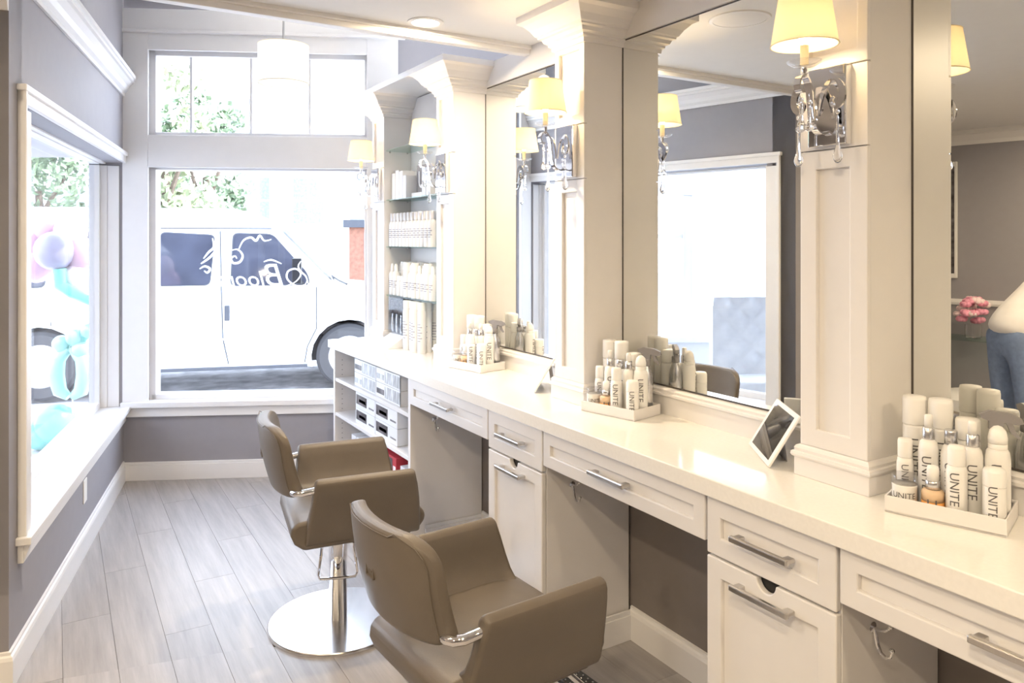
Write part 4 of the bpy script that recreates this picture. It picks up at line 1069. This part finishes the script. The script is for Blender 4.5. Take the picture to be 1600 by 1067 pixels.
for cu, ku in ((96, -1), (124, 1)):
    G().tube([L_(110+ku*2, 545), L_(110+ku*18, 560), L_(110+ku*23, 585), L_(110+ku*16, 612), L_(110+ku*3, 620)], [.03, .055, .065, .055, .03], 10).obj('leaf_loop', 'aqua', bl, smooth=True)
G().tube([L_(113, 620), L_(114, 660)], .006, 6).obj('ribbon', 'decal', bl)
zb = L_(88, 662)
G().ball((zb[0], zb[1], zb[2]), .16).obj('base_balloon', 'teal', bl, smooth=True)
G().ball((zb[0]+.14, zb[1]+.05, .13), .13).obj('base_balloon', 'aqua', bl, smooth=True)
G().ball((zb[0]-.10, zb[1]+.08, .13), .13).obj('base_balloon', 'teal', bl, smooth=True)

# trees across the street, with leaf clumps
def tree(loc, h_, r, label, mt, seed, nl=1500):
    rg = random.Random(seed); t = thing('street_tree', label, 'tree', loc, 0, 'street trees across the road')
    G().tube([(0, 0, 0), (.1, 0, h_*.3), (0, .1, h_*.6)], [.16, .13, .08], 8).tube([(0, 0, h_*.45), (r*.5, .1, h_*.75)], [.07, .04], 6).tube([(0, 0, h_*.4), (-r*.5, -.1, h_*.72)], [.07, .04], 6).obj('trunk', 'bark', t, smooth=True)
    g = G(); cl = [(rg.uniform(-r, r)*.75, rg.uniform(-r, r)*.75, h_*.72+rg.uniform(-.28, .3)*h_) for _ in range(16)]
    for _ in range(nl):
        c = rg.choice(cl); q = Vector((rg.gauss(0, 1), rg.gauss(0, 1), rg.gauss(0, 1))).normalized()*r*.45*rg.random()**.4
        p = Vector(c)+q; a = Vector((rg.gauss(0, 1), rg.gauss(0, 1), rg.gauss(0, 1))).normalized()*.13; b = a.orthogonal().normalized()*.08
        g.add([tuple(p+a), tuple(p+b), tuple(p-a), tuple(p-b)], [(0, 1, 2, 3)])
    o = g.obj('foliage', mt, t); o['kind'] = 'stuff'
for (u, d, h_, r, mt, lb, sd_) in ((258, 17, 5.4, 1.1, 'leaf2', 'tall yellow green leafy tree across the street seen through transom', 1), (322, 20, 5.6, 1.1, 'leaf', 'darker green leafy tree across the street beside the aqua post', 2), (60, 20, 5.0, 1.6, 'leaf', 'green leafy tree across the street past the side window', 3)):
    p = pix(u, 375, d); tree((p.x, p.y, ZG), h_, r, lb, mt, sd_)
# houses across the street
def house(u0, u1, d, h_, mt, label, wins_, dz=5):
    a = pix(u0, 375, d); b = pix(u1, 375, d); e = (b-a).xy; W = e.length; ang = math.atan2(e.y, e.x)
    t = thing('shop_building', label, 'building', (a.x, a.y, ZG), ang, 'buildings across the street')
    G().box(0, W, 0, dz, 0, h_).obj('wall', mt, t); G().box(-.15, W+.15, -.2, dz, h_, h_+.25).obj('cornice', 'bldg', t)
    for (x, z, w_, hh) in wins_:
        f = G().box(x-.08, x+w_+.08, -.06, .02, z-.08, z+hh+.08).obj('window', 'bldg', t)
        for i in range(2):
            for j in range(2): G().box(x+i*w_/2+.03, x+(i+1)*w_/2-.03, -.075, -.05, z+j*hh/2+.03, z+(j+1)*hh/2-.03).obj('pane', 'glasswin', f)
    return t
hA = house(330, 640, 24, 7.5, 'bldg', 'pale stucco building with paired windows across the street', [(.9, 2.2, 1.0, 1.5), (2.6, 2.2, 1.0, 1.5), (4.4, 2.2, 1.0, 1.5), (.6, 4.9, 1.0, 1.3)])
hB = house(-420, 190, 26, 6.5, 'bldg', 'long pale building across the street behind the green tree', [(2.0, 2.0, 1.2, 1.5), (5.0, 2.0, 1.2, 1.5), (8.0, 2.0, 1.2, 1.5), (11, 2.0, 1.2, 1.5)])
hC = house(660, 1300, 25, 6.0, 'bldg', 'pale shop building across the street beside the brick shop', [(1.0, 2.0, 1.2, 1.5), (5.0, 2.0, 1.2, 1.5)])
p = pix(385, 375, 23)
tag(G().box(-.16, .16, -.16, .16, 0, 4.9).box(-.5, 1.6, -.16, .16, 4.2, 4.35).obj('porch_post', 'aquapaint', loc=(p.x, p.y, ZG), rz=R(-31)), 'pale aqua porch post and beam across the street', 'post')
p = pix(585, 380, 15)
bk = thing('brick_kiosk', 'small red brick kiosk with dark window across the street', 'building', (p.x, p.y, ZG), R(-31))
G().box(-.5, .9, 0, 1, 0, 1.95).obj('wall', 'brick', bk); G().box(-.6, 1.0, -.1, 1.1, 1.95, 2.1).obj('roof', 'seam', bk); G().box(-.2, .5, -.02, .02, 1.35, 1.85).obj('window', 'glasswin', bk)

# ================================================================ far side of the salon, seen in the mirrors
# console with flowers, white pouf, framed picture
cn = thing('console_table', 'slim glass console table against grey wall holding pink flowers', 'table', (-2.79, 3.32, 0), math.atan2(qdir.y, qdir.x))
G().box(-.45, .45, 0, .32, .77, .785).obj('glass_top', 'shelfglass', cn)
for x in (-.42, .42):
    for y in (.03, .29): G().box(x-.012, x+.012, y-.012, y+.012, 0, .77).obj('leg', 'chrome', cn)
vsn = thing('flower_vase', 'round glass vase of pink and blush flowers on console table', 'vase', (-2.58, 3.40, .785))
G().lathe([(.05, 0), (.062, .01), (.062, .11), (.058, .11), (.058, .014), (.001, .014)], 20, cap=False).obj('vase', 'crystal', vsn, smooth=True)
rg = random.Random(5)
for i in range(26):
    q = Vector((rg.gauss(0, 1), rg.gauss(0, 1), rg.gauss(.5, .9))).normalized(); c = q*.105+Vector((0, 0, .21))
    g = G()
    for k in range(5):
        a = 2*math.pi*k/5; g.ball((c.x+.022*math.cos(a), c.y+.022*math.sin(a), c.z+.01*q.z), (.026, .026, .024), 7, 5)
    g.ball((c.x+q.x*.012, c.y+q.y*.012, c.z+q.z*.012), .017, 7, 5)
    g.obj('bloom', 'petal' if i % 3 else 'palepetal', vsn, smooth=True)
pf = thing('round_pouf', 'round white leather pouf on the floor beside console table', 'pouf', (-2.02, 3.10, 0))
G().lathe([(.24, .03), (.27, .05), (.28, .12), (.28, .36), (.265, .41), (.2, .44), (.001, .45)], 36).obj('cushion', 'tuft', pf, smooth=True); G().lathe([(.22, 0), (.22, .03)], 24).obj('plinth', 'black', pf)
pc = thing('framed_picture', 'tall narrow white framed panel hanging on the grey far wall', 'picture', tuple((E1+qdir*.16+qn*.005).to_3d()+Vector((0, 0, 1.3))), math.atan2(qdir.y, qdir.x))
G().box(-.02, .02, 0, .015, 0, .95).obj('picture', 'photo', pc)
G().box(-.035, -.015, 0, .035, -.03, .98).box(.015, .035, 0, .035, -.03, .98).box(-.015, .015, 0, .035, -.03, .01).box(-.015, .015, 0, .035, .94, .98).obj('frame', 'white', pc, bevel=.004)

# person bending over, seen in the mirror: one skinned body plus clothes
def skin_obj(name, V, E_, Rr, mt, parent, root=0, sub=2):
    me = bpy.data.meshes.new(name); me.from_pydata(V, E_, []); me.update()
    o = bpy.data.objects.new(name, me); COL.objects.link(o); o.parent = parent; me.materials.append(M[mt])
    m = o.modifiers.new('skin', 'SKIN'); m.use_smooth_shade = True
    lay = me.skin_vertices[0].data
    for i, r in enumerate(Rr):
        r = r if isinstance(r, tuple) else (r, r); lay[i].radius = r; lay[i].use_root = (i == root)
    s = o.modifiers.new('sub', 'SUBSURF'); s.levels = sub; s.render_levels = sub
    return o
pr = thing('person', 'person in cream top and blue jeans bending forward beside the pouf', 'person', (-1.45, 2.56, 0), R(205))
# local: x = facing/bending direction, y = left
bV = [(0, 0, .95), (.10, 0, 1.10), (.24, 0, 1.24), (.36, 0, 1.31), (.46, 0, 1.31), (.52, 0, 1.30), (.60, 0, 1.27),           # pelvis..neck..head
      (0, .10, .92), (.02, .11, .50), (-.03, .11, .09), (.10, .12, .04),                                               # left leg
      (0, -.10, .92), (.04, -.12, .50), (.06, -.13, .09), (.19, -.14, .04),                                            # right leg
      (.35, .19, 1.27), (.42, .23, 1.02), (.55, .17, .84), (.61, .15, .78),                                            # left arm
      (.35, -.19, 1.27), (.43, -.23, 1.02), (.57, -.17, .86), (.63, -.15, .80)]
bE = [(0, 1), (1, 2), (2, 3), (3, 4), (4, 5), (5, 6), (0, 7), (7, 8), (8, 9), (9, 10), (0, 11), (11, 12), (12, 13), (13, 14), (3, 15), (15, 16), (16, 17), (17, 18), (3, 19), (19, 20), (20, 21), (21, 22)]
bR = [(.13, .15), (.12, .14), (.12, .15), (.11, .14), .055, .07, .085, .085, .058, .04, .035, .085, .058, .04, .035, .055, .042, .032, .03, .055, .042, .032, .03]
body_p = skin_obj('body', bV, bE, bR, 'skin', pr)
jV = [(-.005, 0, .94), (.03, 0, 1.02), (0, .10, .90), (.02, .11, .50), (-.03, .11, .11), (0, -.10, .90), (.04, -.12, .50), (.06, -.13, .11)]
skin_obj('jeans', jV, [(0, 1), (0, 2), (2, 3), (3, 4), (0, 5), (5, 6), (6, 7)], [(.15, .175), (.14, .165), .105, .075, .06, .105, .075, .06], 'jeans', body_p)
tV = [(.0, 0, .93), (.03, 0, 1.03), (.13, 0, 1.13), (.25, 0, 1.24), (.36, 0, 1.30), (.40, 0, 1.315), (.35, .19, 1.27), (.40, .225, 1.10), (.35, -.19, 1.27), (.41, -.225, 1.10)]
skin_obj('blouse', tV, [(0, 1), (1, 2), (2, 3), (3, 4), (4, 5), (4, 6), (6, 7), (4, 8), (8, 9)], [(.175, .20), (.165, .19), (.145, .17), (.145, .175), (.125, .16), .08, .08, .065, .08, .065], 'top', body_p)
for s in (-1, 1):
    hb = (.61, .15, .78) if s > 0 else (.63, -.15, .80)
    g = G().ball((hb[0]+.03, hb[1], hb[2]-.03), (.04, .018, .04), 10, 7)
    for k in range(4): g.tube([(hb[0]+.03+.014*k-.02, hb[1], hb[2]-.05), (hb[0]+.045+.014*k-.02, hb[1]-s*.006, hb[2]-.085), (hb[0]+.04+.014*k-.02, hb[1]-s*.02, hb[2]-.105-.004*(k % 2))], [.009, .008, .007], 6)
    g.tube([(hb[0]+.0, hb[1]-s*.012, hb[2]-.02), (hb[0]+.0, hb[1]-s*.04, hb[2]-.045), (hb[0]+.01, hb[1]-s*.05, hb[2]-.065)], [.010, .009, .008], 6)
    g.obj('hand', 'skin', body_p, smooth=True)
G().ball((.60, 0, 1.31), (.095, .085, .095), 16, 10).ball((.52, 0, 1.28), (.05, .08, .11), 12, 8).ball((.55, .07, 1.22), (.05, .02, .13), 10, 7).ball((.55, -.07, 1.22), (.05, .02, .13), 10, 7).obj('hair', 'hair', body_p, smooth=True)
for s in (-1, 1):
    G().ball((-.03+.09 if s > 0 else .15, s*.115, .05), (.13, .05, .05), 12, 7).box(-.05 if s > 0 else .04, .18 if s > 0 else .27, s*.115-.045, s*.115+.045, 0, .02).obj('shoe', 'black', body_p, smooth=True)
